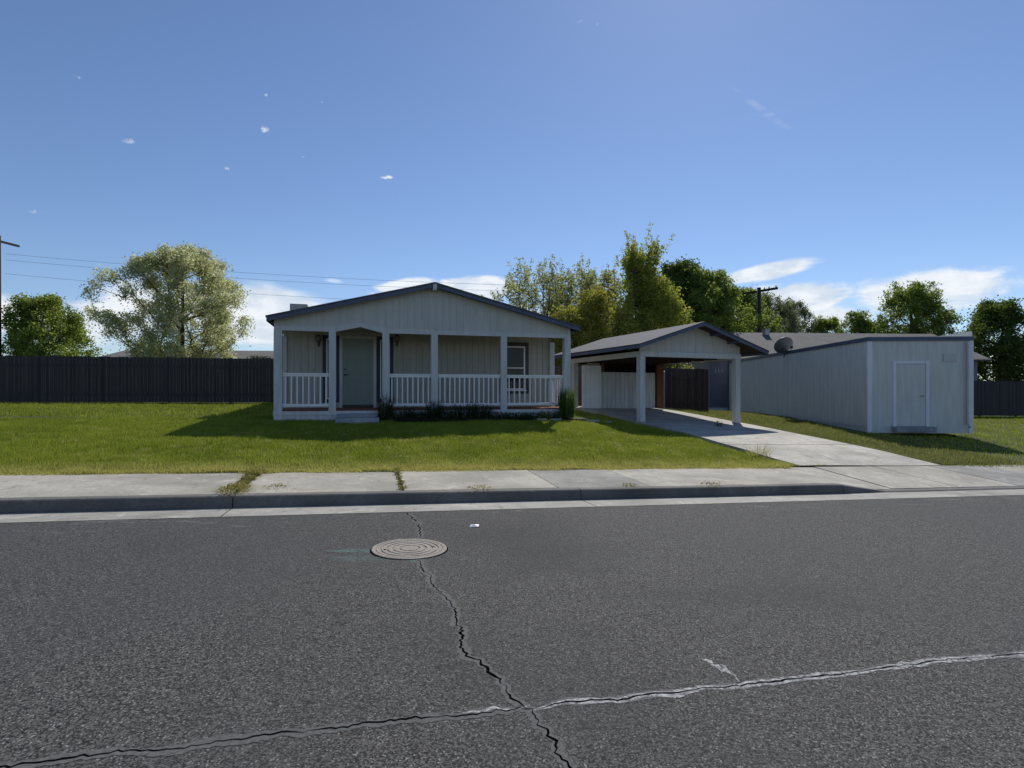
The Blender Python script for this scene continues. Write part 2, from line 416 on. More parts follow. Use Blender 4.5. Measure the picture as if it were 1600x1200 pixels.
tag(grid(tl, ml, rf).build('asphalt_road', 'asphalt', smooth=True), 'speckled grey asphalt street crossed by long cracks', kind='structure')
road = bpy.data.objects['asphalt_road']
# gutter pan and kerb: slabs with open joints
def along(px, py, zrel):                        # t of a pixel on the plane of the pavement
    d = -zrel*F/(py-HY); return tm((px-800)/F*d, d)[0]
kj = [-21.5, -15.2, -9.3, -3.62, 1.05, 5.75, 10.4, 15.1, 19.8, 24.5]
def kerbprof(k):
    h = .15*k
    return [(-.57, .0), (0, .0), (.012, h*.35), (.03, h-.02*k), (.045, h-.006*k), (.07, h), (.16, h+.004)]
mb = MB(); gb = MB()
for a, b in zip(kj[:-1], kj[1:]):
    ts = np.arange(a+.006, b-.006, .3); ts = np.append(ts, b-.006)
    for which in (gb, mb):
        rows = []
        for t in ts:
            k = float(kcut(t))
            pr = [(-.57, .015), (-.45, .012), (0, 0)] if which is gb else [(0.0, -.05)]+[(m, z) for m, z in kerbprof(k)[1:]]
            pr = pr+([] if which is gb else [(.16, -.05)])
            row = []
            for m, z in pr:
                wob = .003*math.sin(t*3.1)+.002*math.sin(t*7.7+m*9)
                X, Y = xy(t, m+(wob if which is mb and z > 0 else 0)); row.append((X, Y, z-GRADE*float(teff(t))+.004))
            rows.append(row)
        k0 = len(which.v); n = len(rows[0])
        for r in rows: which.v += r
        for i in range(len(rows)-1):
            for j in range(n-1): which.f.append((k0+i*n+j, k0+(i+1)*n+j, k0+(i+1)*n+j+1, k0+i*n+j+1))
        if which is mb:
            which.f.append(tuple(k0+j for j in range(n))); which.f.append(tuple(k0+(len(rows)-1)*n+j for j in range(n-1, -1, -1)))
tag(gb.build('gutter', 'gutcon'), 'pale concrete gutter pan along the kerb', kind='structure')
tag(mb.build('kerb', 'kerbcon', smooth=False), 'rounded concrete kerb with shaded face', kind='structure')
def bed(t, m): X, Y = xy(t, m); return X, Y, road_z(t, np.clip(m, -.5, 0))-.03
tag(grid(np.arange(-24, 25, 1.), [-.62, -.3, 0, .1], bed).build('kerb_bed', 'soil'), 'dark joint filling beneath kerb and gutter', kind='structure')
# pavement slabs
sj = [-23.6, -21.2, -18.8, -16.4, -14, -11.6, -9.2]
sj += [along(403, 738, -1.24), along(620, 734, -1.30), along(822, 732, -1.36), along(948, 732, -1.40), along(1077, 732, -1.44), along(1190, 732, -1.48)]
st_ = sj[-1]
while st_ < 24: st_ += 1.52; sj.append(st_)
GAPT = {7: .03, 8: .022, 9: .012}
walk = MB(); dark = []
for i, (a, b) in enumerate(zip(sj[:-1], sj[1:])):
    g0 = GAPT.get(i, .0095); g1 = GAPT.get(i+1, .0095)
    tilt = random.uniform(-.004, .004); lift = random.uniform(0, .006)
    ts = np.linspace(a+g0, b-g1, 5); ms = [.165, .8, 1.4, 1.93]
    k0 = len(walk.v); f0 = len(walk.f)
    for t in ts:
        for m in ms:
            X, Y = xy(t, m); walk.v.append((X, Y, float(walk_z(t, m))+lift+tilt*(t-a)))
    for p in range(4):
        for q in range(3): walk.f.append((k0+p*4+q, k0+(p+1)*4+q, k0+(p+1)*4+q+1, k0+p*4+q+1))
    rim = [k0+q for q in range(4)]+[k0+p*4+3 for p in range(1, 5)]+[k0+16+q for q in (2, 1, 0)]+[k0+p*4 for p in (3, 2, 1)]
    kk = len(walk.v)
    for r in rim: x, y, z = walk.v[r]; walk.v.append((x, y, z-.09))
    for j in range(len(rim)): walk.f.append((rim[j], rim[(j+1) % len(rim)], kk+(j+1) % len(rim), kk+j))
    if i in (4, 9, 15): dark.append((f0, len(walk.f)))
wo = walk.build('pavement', 'concrete'); wo.data.materials.append(M['concrete2'])
for f0, f1 in dark:
    for q in range(f0, f1): wo.data.polygons[q].material_index = 1
tag(wo, 'worn concrete pavement slabs with open joints', kind='structure')
def sb(t, m): X, Y = xy(t, m); return X, Y, walk_z(t, m)-.035
tag(grid(np.arange(-24, 25, .5), [.12, .7, 1.3, 2.0], sb).build('pavement_bed', 'soil'), 'dark soil in the pavement joints', kind='structure')

# driveway + slab under the carport
CA = R(22); c_, s_ = math.cos(CA), math.sin(CA)
CP0 = np.array([4.06, 17.56])
def CW(a, b): return CP0[0]+a*c_-b*s_, CP0[1]+a*s_+b*c_
lft = [CW(-.25, 5.2), CW(-.25, 3), CW(-.2, 1), CW(-.12, -.35), (4.75, 15.4), (5.1, 13.7), (5.55, 12.2), xy(tm(5.95, 11.3)[0], 1.96)]
rgt = [CW(4.35, 5.2), CW(4.3, 3), CW(4.27, 1), CW(4.25, -.35), (8.35, 16.2), (8.8, 14.6), (9.2, 13.3), xy(tm(9.6, 12.2)[0], 1.96)]
def resample(p, n):
    p = np.array(p); s = np.concatenate([[0], np.cumsum(np.hypot(*np.diff(p, axis=0).T))]); u = np.linspace(0, s[-1], n)
    return np.stack([np.interp(u, s, p[:, 0]), np.interp(u, s, p[:, 1])], 1)
A_ = resample(lft, 40); B_ = resample(rgt, 40)
def doff(P): return .002+.058*float(np.clip((tm(P[0], P[1])[1]-1.96)/1.3, 0, 1))
dr = MB(); joints = {14, 22, 31}
for i in range(39):
    e0 = .10 if i in joints else 0
    k0 = len(dr.v)
    for w in np.linspace(0, 1, 9):
        for P in ((A_[i]*(1-w)+B_[i]*w), (A_[i+1]*(1-w)+B_[i+1]*w)*(1-e0)+(A_[i]*(1-w)+B_[i]*w)*e0):
            dr.v.append((P[0], P[1], gz(*P)+doff(P)))
    for q in range(8): dr.f.append((k0+2*q, k0+2*q+2, k0+2*q+3, k0+2*q+1))
for S in (A_, B_):
    k0 = len(dr.v)
    for P in S: z = gz(*P)+doff(P); dr.v += [(P[0], P[1], z), (P[0], P[1], z-.2)]
    for i in range(39): dr.f.append((k0+2*i, k0+2*i+2, k0+2*i+3, k0+2*i+1))
tag(dr.build('driveway', 'drivecon'), 'pale concrete driveway running up under the carport', kind='structure')
drpoly = np.concatenate([A_, B_[::-1]])

# ------------------------------------------------------------------ grass (real blades)
def inpoly(x, y, poly):
    c = np.zeros(len(x), bool); n = len(poly); j = n-1
    for i in range(n):
        xi, yi = poly[i]; xj, yj = poly[j]
        cond = ((yi > y) != (yj > y)) & (x < (xj-xi)*(y-yi)/(yj-yi+1e-12)+xi)
        c ^= cond; j = i
    return c
HA = R(15.5); hc, hs = math.cos(HA), math.sin(HA); H0 = np.array([-6.36, 14.8])
def HW(a, b): return H0[0]+a*hc-b*hs, H0[1]+a*hs+b*hc
housepoly = np.array([HW(-.05, -.0), HW(8.6, -.0), HW(8.6, 17), HW(-.05, 17)])
bedpoly = np.array([HW(3.15, .1), HW(3.1, -.65), HW(8.1, -.7), HW(8.9, -.55), HW(8.9, .1)])
def vnoise(x, y, s, seed):
    r = np.random.default_rng(seed); G = r.random((64, 64))
    u = (x*s) % 63; v = (y*s) % 63; i = u.astype(int); j = v.astype(int); fu = u-i; fv = v-j
    fu = fu*fu*(3-2*fu); fv = fv*fv*(3-2*fv)
    return (G[i, j]*(1-fu)+G[i+1, j]*fu)*(1-fv)+(G[i, j+1]*(1-fu)+G[i+1, j+1]*fu)*fv
def blades(name, x, y, hmin, hmax, w, mat, lean=.5, zoff=-.02):
    n = len(x); z = np.concatenate([field(x[i:i+20000], y[i:i+20000]) for i in range(0, n, 20000)])+zoff
    h = (hmin+(hmax-hmin)*rng.random(n)**1.5)*(.55+.9*vnoise(x, y, 2.2, 5)*(.5+.9*vnoise(x, y, 7.3, 8))); a = rng.random(n)*2*math.pi
    la = rng.random(n)*2*math.pi; ll = lean*h*rng.random(n)
    dx, dy = np.cos(a)*w/2, np.sin(a)*w/2
    V = np.empty((n, 3, 3)); V[:, 0] = np.stack([x-dx, y-dy, z], 1); V[:, 1] = np.stack([x+dx, y+dy, z], 1)
    V[:, 2] = np.stack([x+np.cos(la)*ll, y+np.sin(la)*ll, z+h], 1)
    return quads(name, V.reshape(-1, 3), mat, None, 3)
n = 700000
t = rng.uniform(-15, 10.5, n); m = 1.86+rng.random(n)**1.25*7.6
x, y = xy(t, m)
m_edge = 1.84+.10*vnoise(t+40, m*0, 2.5, 3)+.08*vnoise(t+40, m*0, 1.1, 4)
ok = (m > m_edge) & ~inpoly(x+.09*rng.normal(0, 1, n)+.05, y+.05*rng.normal(0, 1, n), drpoly) & ~inpoly(x, y, housepoly) & ~inpoly(x, y, bedpoly)
ok &= (x < 6.6) & (abs(x)/y < 1.02)
x, y = x[ok], y[ok]
keep = vnoise(x, y, 5.1, 11)+.35*rng.random(len(x)) > .22; x, y = x[keep], y[keep]
tag(blades('lawn_grass', x, y, .028, .085, .011, 'grass'), 'green front lawn in front of the house', 'grass', kind='stuff')
te = rng.uniform(-15, 6.3, 26000); me_ = 1.90+.10*rng.normal(0, 1, len(te))*vnoise(te+40, te*0, 1.7, 9); xe, ye = xy(te, np.clip(me_, 1.76, 2.2))
tag(blades('lawn_edge_grass', xe, ye, .03, .075, .012, 'grass', 1.3, .0), 'ragged grass edge spilling over the pavement', 'grass', kind='stuff')
tf = rng.uniform(-14, 6, 420); mf = 2.05+rng.random(420)*5.5; xf, yf = xy(tf, mf); o_ = ~inpoly(xf, yf, drpoly)&~inpoly(xf, yf, housepoly)&~inpoly(xf, yf, bedpoly)&(xf < 6); xf, yf = xf[o_], yf[o_]
zf = field(xf, yf)+.045; Vf = []
for a_, b_, c_z in zip(xf, yf, zf):
    r_ = rng.uniform(.006, .012); Vf += [(a_-r_, b_, c_z), (a_, b_-r_, c_z+.004), (a_+r_, b_, c_z+.006), (a_, b_+r_, c_z+.008)]
tag(quads('lawn_flowers', np.array(Vf), M['flower']), 'tiny pale flowers scattered through the lawn', 'flowers', kind='stuff')
# grass at the left of the house, right strip, back strip
def scatter(poly, dens):
    poly = np.array(poly); lo = poly.min(0); hi = poly.max(0); k = int((hi-lo).prod()*dens)
    x = rng.uniform(lo[0], hi[0], k); y = rng.uniform(lo[1], hi[1], k); o = inpoly(x, y, poly)&~inpoly(x, y, drpoly)&~inpoly(x, y, housepoly)
    return x[o], y[o]
p1 = scatter([(-22, 15), (-6.3, 14.9), (-9.8, 23.6), (-24, 20.5)], 450)
tag(blades('side_yard_grass', p1[0], p1[1], .04, .10, .02, 'grass'), 'side yard grass left of the house before the grey fence', 'grass', kind='stuff')
p2 = scatter([(1.9, 17.6), (4.1, 17.8), (2.2, 22.5), (-1, 27)], 700)
tag(blades('gap_grass', p2[0], p2[1], .04, .10, .015, 'grass'), 'shaded grass between the house and the carport', 'grass', kind='stuff')
p3 = scatter([CW(4.35, 5.2), (1.6, 25.9), (9, 26.0), (12.4, 32), (12.0, 26), (11.1, 17.2), (12.5, 12.6), (9.7, 12.3), (8.35, 16.2), CW(4.3, 0)], 900)
tag(blades('rough_strip_grass', p3[0], p3[1], .03, .10, .018, 'grassdry'), 'rough dry grass strip between driveway and white wall', 'grass', kind='stuff')
p4 = scatter([(11.1, 17.2), (17, 29), (34, 30), (34, 17.8), (12.5, 12.5)], 260)
tag(blades('neighbour_yard_grass', p4[0], p4[1], .03, .09, .022, 'grass'), 'neighbouring yard grass at the far right of the street', 'grass', kind='stuff')

# ------------------------------------------------------------------ road details: cracks, manhole, litter
def jag(pts, step=.035, amp=.008):
    p = resample(pts, max(3, int(np.hypot(*np.diff(np.array(pts), axis=0).T).sum()/step)))
    d = np.gradient(p, axis=0); d /= np.linalg.norm(d, axis=1)[:, None]+1e-9; nrm = np.stack([-d[:, 1], d[:, 0]], 1)
    k = len(p); w = rng.normal(0, 1, k); w2 = np.convolve(rng.normal(0, 1, k+8), np.ones(9)/3, 'valid')
    return p+nrm*((w*amp*.75+w2*amp*1.2)[:, None]), nrm
def ribbon(name, pts, width, mat, dz, parent=road, rough=.35, wmin=0, step=.03, shift=0, amp=.008, pre=None):
    p, nrm = pre if pre else jag(pts, step, amp)
    k = len(p); s = np.convolve(rng.normal(0, 1, k+4), np.ones(5)/2.2, 'valid')
    s2 = np.convolve(rng.normal(0, 1, k+4), np.ones(5)/2.2, 'valid')
    wl = np.maximum(wmin, width/2*(1+rough*s)); wr = np.maximum(wmin, width/2*(1+rough*s2))
    taper = np.minimum(1, np.minimum(np.arange(k), np.arange(k)[::-1])/6+.15); wl = wl*taper; wr = wr*taper
    mb = MB()
    for i in range(k):
        for q in (p[i]+nrm[i]*(wl[i]+shift), p[i]-nrm[i]*(wr[i]-shift)):
            mb.v.append((q[0], q[1], float(road_z(*tm(*q)))+dz))
    for i in range(k-1): mb.f.append((2*i, 2*i+1, 2*i+3, 2*i+2))
    return mb.build(name, mat, parent)
def c7(l): return [px2road(350+a/3.429, 850+b/3.429) for a, b in l]
def c8(l): return [px2road(800+a/3.429, 850+b/3.429) for a, b in l]
cA = [px2road(*q) for q in [(634, 801), (645, 809), (655, 820), (658, 832), (655, 846)]]
cB = c7([(1005, 78), (1030, 92), (1055, 118), (1080, 145), (1110, 200), (1170, 265), (1210, 310), (1215, 360), (1245, 420), (1275, 470), (1268, 500), (1275, 550), (1300, 600), (1360, 630), (1420, 665), (1470, 715), (1500, 760), (1530, 810)])\
   + c8([(15, 830), (50, 870), (100, 890), (130, 950), (175, 990), (185, 1030), (230, 1090), (250, 1140), (320, 1195), (420, 1290), (480, 1400)])
cH1 = [px2road(*q) for q in [(-60, 1205), (60, 1192), (180, 1176), (270, 1170)]]+c7([(0, 1055), (80, 1050), (180, 1020), (330, 1005), (420, 1012), (510, 990), (620, 985), (700, 965), (790, 952), (890, 945), (1000, 938), (1100, 930), (1200, 915), (1330, 912), (1540, 890)])+c8([(100, 888)])
cH2 = c8([(100, 888), (150, 880), (270, 852), (400, 845), (520, 838), (600, 840), (660, 820), (760, 800), (880, 795), (1000, 775), (1130, 770), (1230, 760), (1330, 745), (1400, 742), (1540, 725)])+[px2road(*q) for q in [(1340, 1050), (1450, 1034), (1600, 1022), (1700, 1010)]]
for nm, pts, ww, dw, am in (('a', cA, .07, .012, .010), ('b', cB, .06, .010, .009), ('h', cH1, .06, .007, .006)):
    pre = jag(pts, .022, am)
    ribbon('crack_worn_edge', None, ww, 'worn', .0015, pre=pre, shift=-.002, rough=.22)
    ribbon('crack', None, dw, 'crackdark', .003, pre=pre, rough=.6, wmin=.001)
pre = jag(cH2, .03, .004)
ribbon('crack_worn_edge', None, .06, 'worn', .0012, pre=pre, rough=.2)
ribbon('crack_sealant', None, .05, 'seal', .0015, pre=pre, rough=.28)
ribbon('crack', None, .006, 'crackdark', .003, pre=pre, rough=.6, wmin=.001)
ribbon('crack_sealant', c7([(1250, 905), (1400, 890), (1540, 880)])+c8([(100, 870)]), .03, 'seal', .002, rough=.6)
ribbon('crack_sealant', c8([(1015, 620), (1080, 650), (1130, 680), (1185, 705), (1200, 712)]), .11, 'seal', .002, rough=.4)
ribbon('crack_sealant', c8([(1180, 700), (1215, 745), (1230, 760)]), .03, 'seal', .0025, rough=.5)

mx, my = px2road(640, 858.5)
ti = tm(mx, my)
mh = empty('manhole_cover', (mx, my, float(road_z(*ti))+.004))
mh.rotation_euler = (-math.atan(.015), 0, 0)
Rm = .345
mh.rotation_euler = (math.atan(-.010), math.atan(GRADE), 0)
tag(mh, 'round beige manhole cover with concentric ridges in the asphalt', 'manhole cover')
MB().lathe([(Rm*1.035, -.02), (Rm*1.035, .0), (Rm*1.0, .0005), (Rm*1.0, -.02)], 64).build('dark_surround', 'crackdark', mh)
MB().lathe([(Rm, -.02), (Rm, .008), (Rm*.985, .010), (Rm*.90, .010), (Rm*.895, .004), (Rm*.885, .004)], 64).build('ring_frame', 'lid', mh)
prof = [(Rm*.885, .000)]
prof += [(Rm*.88, .010)]
for r in (.74, .58, .42, .24):
    prof += [(Rm*(r+.045), .010), (Rm*(r+.035), .002), (Rm*(r+.01), .002), (Rm*r, .010)]
prof += [(0.001, .011)]
MB().lathe(prof, 64).build('lid', 'lid', mh)
hb = MB()
for ang in (15, 200): MB().lathe([(.014, .0115), (.0001, .0116)], 10, (math.cos(R(ang))*Rm*.66, math.sin(R(ang))*Rm*.66, 0)).build('pick_hole', 'crackdark', mh)
lx, ly = px2road(741, 823)
lz = float(road_z(*tm(lx, ly)))
s = MB(); s.add([(-.05, -.03, .004), (.045, -.035, .008), (.055, .02, .022), (.01, .04, .012), (-.04, .03, .02), (0, 0, .028)], [(0,1,5),(1,2,5),(2,3,5),(3,4,5),(4,0,5),(0,4,3,2,1)])
o = s.build('paper_scrap', 'whitetrim'); o.location = (lx, ly, lz); tag(o, 'small crumpled white paper scrap on the asphalt behind the manhole', 'litter')

# ------------------------------------------------------------------ house
HZ = EYE-.76
house = empty('manufactured_house', (H0[0], H0[1], HZ), HA)
tag(house, 'pale grey manufactured house with front porch and slate blue gable trim', 'house')
def ha(px, b=0):                                # local a of a pixel column on the plane b
    k = (px-800)/F; x0 = H0[0]-b*hs; y0 = H0[1]+b*hc
    return (k*y0-x0)/(hc-k*hs)
def hz(px, py, b=0):
    a = ha(px, b); return (HY-py)*(HW(a, b)[1])/F+.76
HWID = 8.47; DEP = 16.0; PB = 1.93            # width, depth, porch depth
HB = 2.42; DK = .285                           # underside of the header, deck top
EV = 2.70; PK = 3.80; MID = HWID/2+.03
def roofz(a): return EV+(PK-EV)*(1-abs(a-MID)/(MID+.15))
def siding(mb, a0, a1, z0, z1, b, pitch=.2, gap=.012, th=.02, axis='x', off=0):
    # vertical grooved boards: real strips with gaps over a backing sheet
    f0 = z0 if callable(z0) else (lambda a: z0); f1 = z1 if callable(z1) else (lambda a: z1)
    xs = [a0]; k = math.floor((a0-off)/pitch)+1
    while off+k*pitch < a1-.02: xs.append(off+k*pitch); k += 1
    xs.append(a1)
    for p, q in zip(xs[:-1], xs[1:]):
        p_, q_ = p+(gap/2 if p > a0 else 0), q-(gap/2 if q < a1 else 0)
        if q_-p_ < .01: continue
        brk = [p_]+([MID] if callable(z1) and p_ < MID < q_ and axis == 'x' and mb.peak else [])+[q_]
        top = [(x, f1(x)) for x in brk[::-1]]; bot = [(p_, f0(p_)), (q_, f0(q_))]
        poly = bot+top
        if axis == 'x': mb.prism(poly, b, b+th)
        else:
            k0 = len(mb.v); t = MB(); t.prism(poly, b, b+th)
            mb.add([(v[1], v[0], v[2]) for v in t.v], [tuple(reversed(f)) for f in t.f])
    return mb
MB.peak = False
# gable wall with arched notch above the entrance
aL, aM, aR = ha(524), ha(563), ha(599)
zarch = hz(563, 511)
band = .13
def notch(a):                                   # underside of the header
    if aL < a < aR: return HB+(zarch-HB)*(1-abs(a-aM)/((aR-aL)/2)) if True else HB
    return HB
g = MB(); g.peak = True
BT = HB+band
def gb0(a): return BT if not (aL-.3 < a < aR+.3) else max(BT, HB+.09+(zarch-HB)*(1-abs(a-aM)/((aR-aL)/2+.3)))
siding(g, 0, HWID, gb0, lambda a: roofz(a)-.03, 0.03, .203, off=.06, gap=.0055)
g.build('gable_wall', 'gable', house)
g = MB()
g.prism([(0.01, HB+.02), (aL-.02, HB+.02), (aM, zarch+.03), (aR+.02, HB+.02), (HWID-.01, HB+.02), (HWID-.01, EV-.03), (MID, PK-.06), (0.01, EV-.03)], .038, .09)
g.build('gable_backing', 'siding', house)
g = MB()
g.prism([(0, HB), (aL, HB), (aM, zarch), (aR, HB), (HWID, HB), (HWID, BT), (aR+.22, BT), (aM, zarch+band), (aL-.22, BT), (0, BT)], -.0, .045)
g.build('header_trim', 'trim', house, bevel=.004)
g = MB().box(ha(681)-.02, ha(681)+.02, .012, .03, BT, PK-.12); g.build('batten_strip', 'gable', house)
# soffit/ceiling of the porch
MB().box(.02, HWID-.02, .09, PB+.02, zarch+.06, zarch+.09).build('porch_ceiling', 'siding', house)
# corner boards of the gable ends
MB().box(0, .09, .015, .03, BT, EV-.02).build('corner_board', 'trim', house); MB().box(HWID-.09, HWID, .015, .03, BT, EV-.02).build('corner_board', 'trim', house)
# posts
pc = [ha(435.5), ha(519.3), ha(603), ha(679), ha(787.5), ha(891.0)]
pc[0] = .10; pc[-1] = HWID-.10
for i, a in enumerate(pc):
    w = .105 if i in (0, 5) else .095
    o = MB().box(a-w, a+w, -.012, .178, (.02 if i in (0, 5) else DK-.04), HB+.01).build('porch_post', 'chipped' if i in (0, 5) else 'trim', house, bevel=.006)
# deck + skirting
d = MB(); yb = .15
for k in range(13):
    y0 = .05+k*.145; d.box(.02, HWID-.02, y0, y0+.138, DK-.04, DK)
d.build('deck', 'deck', house)
MB().box(.0, HWID, .012, .05, DK-.035, DK-.005).build('deck_edge', 'deckedge', house)
g = MB(); g.box(-.02, HWID+.01, -.02, .012, DK-.15, DK-.035); g.box(0, HWID, .0, .02, -.15, DK-.15); g.box(HWID-.02, HWID, .02, PB, -.25, DK-.04)
g.build('porch_skirting', 'chipped', house, bevel=.003)
# front wall behind the porch
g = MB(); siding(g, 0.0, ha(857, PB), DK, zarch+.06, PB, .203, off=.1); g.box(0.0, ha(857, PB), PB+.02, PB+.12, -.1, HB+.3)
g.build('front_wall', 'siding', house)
WR = ha(857, PB)
g = MB(); siding(g, PB+.12, DEP, -.1, EV-.1, WR-.01, .203, axis='y'); g.box(.02, WR-.012, PB+.12, DEP, -.1, EV-.12)
siding(g, PB+.12, DEP, -.1, EV-.1, -.01, .203, axis='y'); g.box(0, WR, DEP, DEP+.03, -.1, EV-.1)
g.build('side_wall', 'siding', house)
g = MB().prism([(0.02, EV-.1), (MID, PK-.12), (WR-.02, EV-.1)], DEP-.1, DEP); g.build('rear_gable', 'siding', house)
MB().box(ha(858.5, PB)-.02, ha(864, PB)+.02, PB-.12, PB+.0, DK, HB+.04).build('wall_post', 'trim', house, bevel=.005)
MB().box(ha(441, PB)-.1, ha(448.5, PB), PB-.05, PB-.001, DK, HB+.04).build('wall_post', 'trim', house, bevel=.005)
# railings
def railing(x0, x1, nb, side=False):
    T = hz(475, 583.0)-.0; T = 1.285; Bm = DK+.085
    r = MB()
    def bx(a0, a1, z0, z1, w):
        if not side: r.box(a0, a1, .085-w/2, .085+w/2, z0, z1)
        else: r.box(HWID-.10-w/2, HWID-.10+w/2, a0, a1, z0, z1)
    bx(x0, x1, T-.045, T, .09); bx(x0, x1, T-.095, T-.045, .0451)
    ro = r.build('railing', 'rail', house, bevel=.003)
    r = MB(); bx(x0, x1, Bm, Bm+.075, .045); r.build('bottom_rail', 'rail', ro, bevel=.003)
    for k in range(nb):
        c = x0+(x1-x0)*(k+.5)/nb; q = MB()
        if not side: q.box(c-.017, c+.017, .068, .102, Bm+.075, T-.095)
        else: q.box(HWID-.117, HWID-.083, c-.017, c+.017, Bm+.075, T-.095)
        q.build('baluster', 'rail', ro)
railing(pc[0]+.105, pc[1]-.095, 8)
railing(pc[2]+.095, pc[3]-.095, 8)
railing(pc[3]+.095, pc[4]-.095, 13)
railing(pc[4]+.095, pc[5]-.105, 11)
railing(.178, PB-.12, 10, True)
# door, sidelights, window
def wbox(px0, px1, py0, py1, y0, y1, mb=None, b=PB):
    mb = mb or MB(); mb.box(ha(px0, b), ha(px1, b), y0, y1, hz(px0, py1, b), hz(px0, py0, b)); return mb
dz0 = DK+.09; da0, da1 = ha(535.5, PB), ha(583, PB); dz1 = dz0+2.03
g = MB().box(da0, da1, PB-.03, PB-.001, dz0, dz1)
w_ = da1-da0
door = g.build('door', 'door', house)
g = MB()
for (u0, u1) in ((.13, .45), (.55, .87)):
    for (v0, v1) in ((.06, .40), (.46, .80), (.85, .95)):
        A0, A1, Z0, Z1 = da0+w_*u0, da0+w_*u1, dz0+2.03*v0, dz0+2.03*v1
        for q in ((A0, A1, Z0, Z0+.025), (A0, A1, Z1-.025, Z1), (A0, A0+.025, Z0+.025, Z1-.025), (A1-.025, A1, Z0+.025, Z1-.025)):
            g.box(q[0], q[1], PB-.038, PB-.03, q[2], q[3])
        g.box(A0+.06, A1-.06, PB-.036, PB-.03, Z0+.06, Z1-.06)
g.build('door_panel', 'door', door, bevel=.003)
kz = dz0+.93
g = MB(); t = MB().lathe([(.0001, 0), (.032, 0), (.032, .012), (.012, .02), (.012, .045)], 14)
g.add([(da0+.07+v[0], PB-.03-v[2], kz+v[1]) for v in t.v], t.f); g.bar((da0+.06, PB-.075, kz), (da0+.19, PB-.08, kz-.005), .02, .025)
g.build('door_handle', 'black', door)
g = MB(); t = MB().lathe([(.0001, .028), (.028, .026), (.034, 0)], 14); g.add([(da0+.07+v[0], PB-.03-v[2], kz+.16+v[1]) for v in t.v], t.f)
g.build('deadbolt', 'black', door)
g = MB(); g.box(da0-.095, da0-.003, PB-.045, PB, DK, dz1+.02); g.box(da1+.003, da1+.095, PB-.045, PB, DK, dz1+.02)
g.box(da0-.095, da1+.095, PB-.045, PB, dz1+.02, dz1+.10)
g.build('door_frame', 'trim', house, bevel=.003)
MB().box(da0, da1, PB-.12, PB-.0, DK+.005, dz0-.004).build('door_sill', 'black', house, bevel=.003)
def window(name, a0, a1, z0, z1, cas, casing, sash=True, wf=.05):
    fr = MB()
    for q in ((a0-cas, a1+cas, z1, z1+cas), (a0-cas, a1+cas, z0-cas, z0), (a0-cas, a0, z0, z1), (a1, a1+cas, z0, z1)):
        fr.box(q[0], q[1], PB-.03, PB, q[2], q[3])
    w = fr.build(name, casing, house, bevel=.002)
    f = MB()
    qs = [(a0, a1, z1-wf, z1), (a0, a1, z0, z0+wf), (a0, a0+wf, z0+wf, z1-wf), (a1-wf, a1, z0+wf, z1-wf)]
    if sash: zm = (z0+z1)/2; qs.append((a0+wf, a1-wf, zm-.02, zm+.02))
    for q in qs: f.box(q[0], q[1], PB-.045, PB, q[2], q[3])
    f.build('window_frame', 'rail', w, bevel=.002)
    MB().box(a0+wf, a1-wf, PB-.02, PB-.004, z0+wf, z1-wf).build('window_pane', 'glassdark', w)
window('sidelight_window', ha(510, PB), ha(525, PB), DK+.27, dz1-.0, .105, 'navy', False, .035)
window('sidelight_window', ha(594, PB), ha(609, PB), DK+.27, dz1-.0, .105, 'navy', False, .035)
window('window', ha(786, PB), ha(820, PB), hz(800, 609, PB), hz(800, 541, PB), .13, 'brownframe')
MB().box(ha(784, PB), ha(822, PB), PB-.06, PB-.03, hz(800, 609, PB)-.04, hz(800, 609, PB)).build('window_sill', 'rail', house)
# lanterns
for px in (498, 620):
    a = ha(px, PB); z = hz(px, 531, PB); yb = PB-.14
    g = MB(); g.box(a-.035, a+.035, PB-.02, PB, z-.2, z+.02); g.bar((a, PB-.01, z-.1), (a, yb, z-.12), .018); g.bar((a, yb, z-.14), (a, yb, z-.04), .02)
    g.lathe([(.0001, .16), (.03, .14), (.085, .09), (.085, .08)], 8, (a, yb, z)); g.lathe([(.0001, -.09), (.03, -.08), (.06, -.065), (.06, -.055)], 8, (a, yb, z))
    for k in range(6):
        th = k*math.pi/3; g.bar((a+.06*math.cos(th), yb+.06*math.sin(th), z-.06), (a+.08*math.cos(th), yb+.08*math.sin(th), z+.085), .01)
    g.tube([(a, yb, z-.09), (a-.012, yb, z-.15), (a+.01, yb, z-.2), (a, yb, z-.25)], [.014, .009, .009, .004], 6)
    la = g.build('wall_lantern', 'bronze', house)
    MB().lathe([(.05, -.055), (.07, .08)], 8, (a, yb, z)).build('lantern_glass', 'frost', la)
# roof
OB = -.25; ov = .15
ro = MB()
for sgn in (-1, 1):
    e = MID+sgn*(MID+ov); n_ = 14
    xs = np.linspace(MID, e, 2)
    zt = lambda a: EV+.20+(PK+.2-EV-.0)*(1-abs(a-MID)/(MID+ov))-.0
    P = [(MID, 3.885), (e+sgn*.02, 2.775), (e+sgn*.02, 2.735), (MID, 3.845)]
    if sgn > 0: P = P[::-1]
    ro.prism(P, OB-.02, DEP+.2)
ro.build('roof', 'shingle', house)
fa = MB()
for yy in ((OB, OB+.03), (DEP+.15, DEP+.18)):
    for sgn in (-1, 1):
        e = MID+sgn*(MID+ov); P = [(MID, 3.843), (e, 2.735), (e, 2.625), (MID, 3.733)]
        if sgn > 0: P = P[::-1]
        fa.prism(P, *yy)
for sgn in (-1, 1):
    e = MID+sgn*(MID+ov); x0, x1 = sorted((e, e-sgn*.03)); fa.box(x0, x1, OB+.03, DEP+.15, 2.625, 2.733)
fa.build('fascia', 'fascia', house)
so = MB()
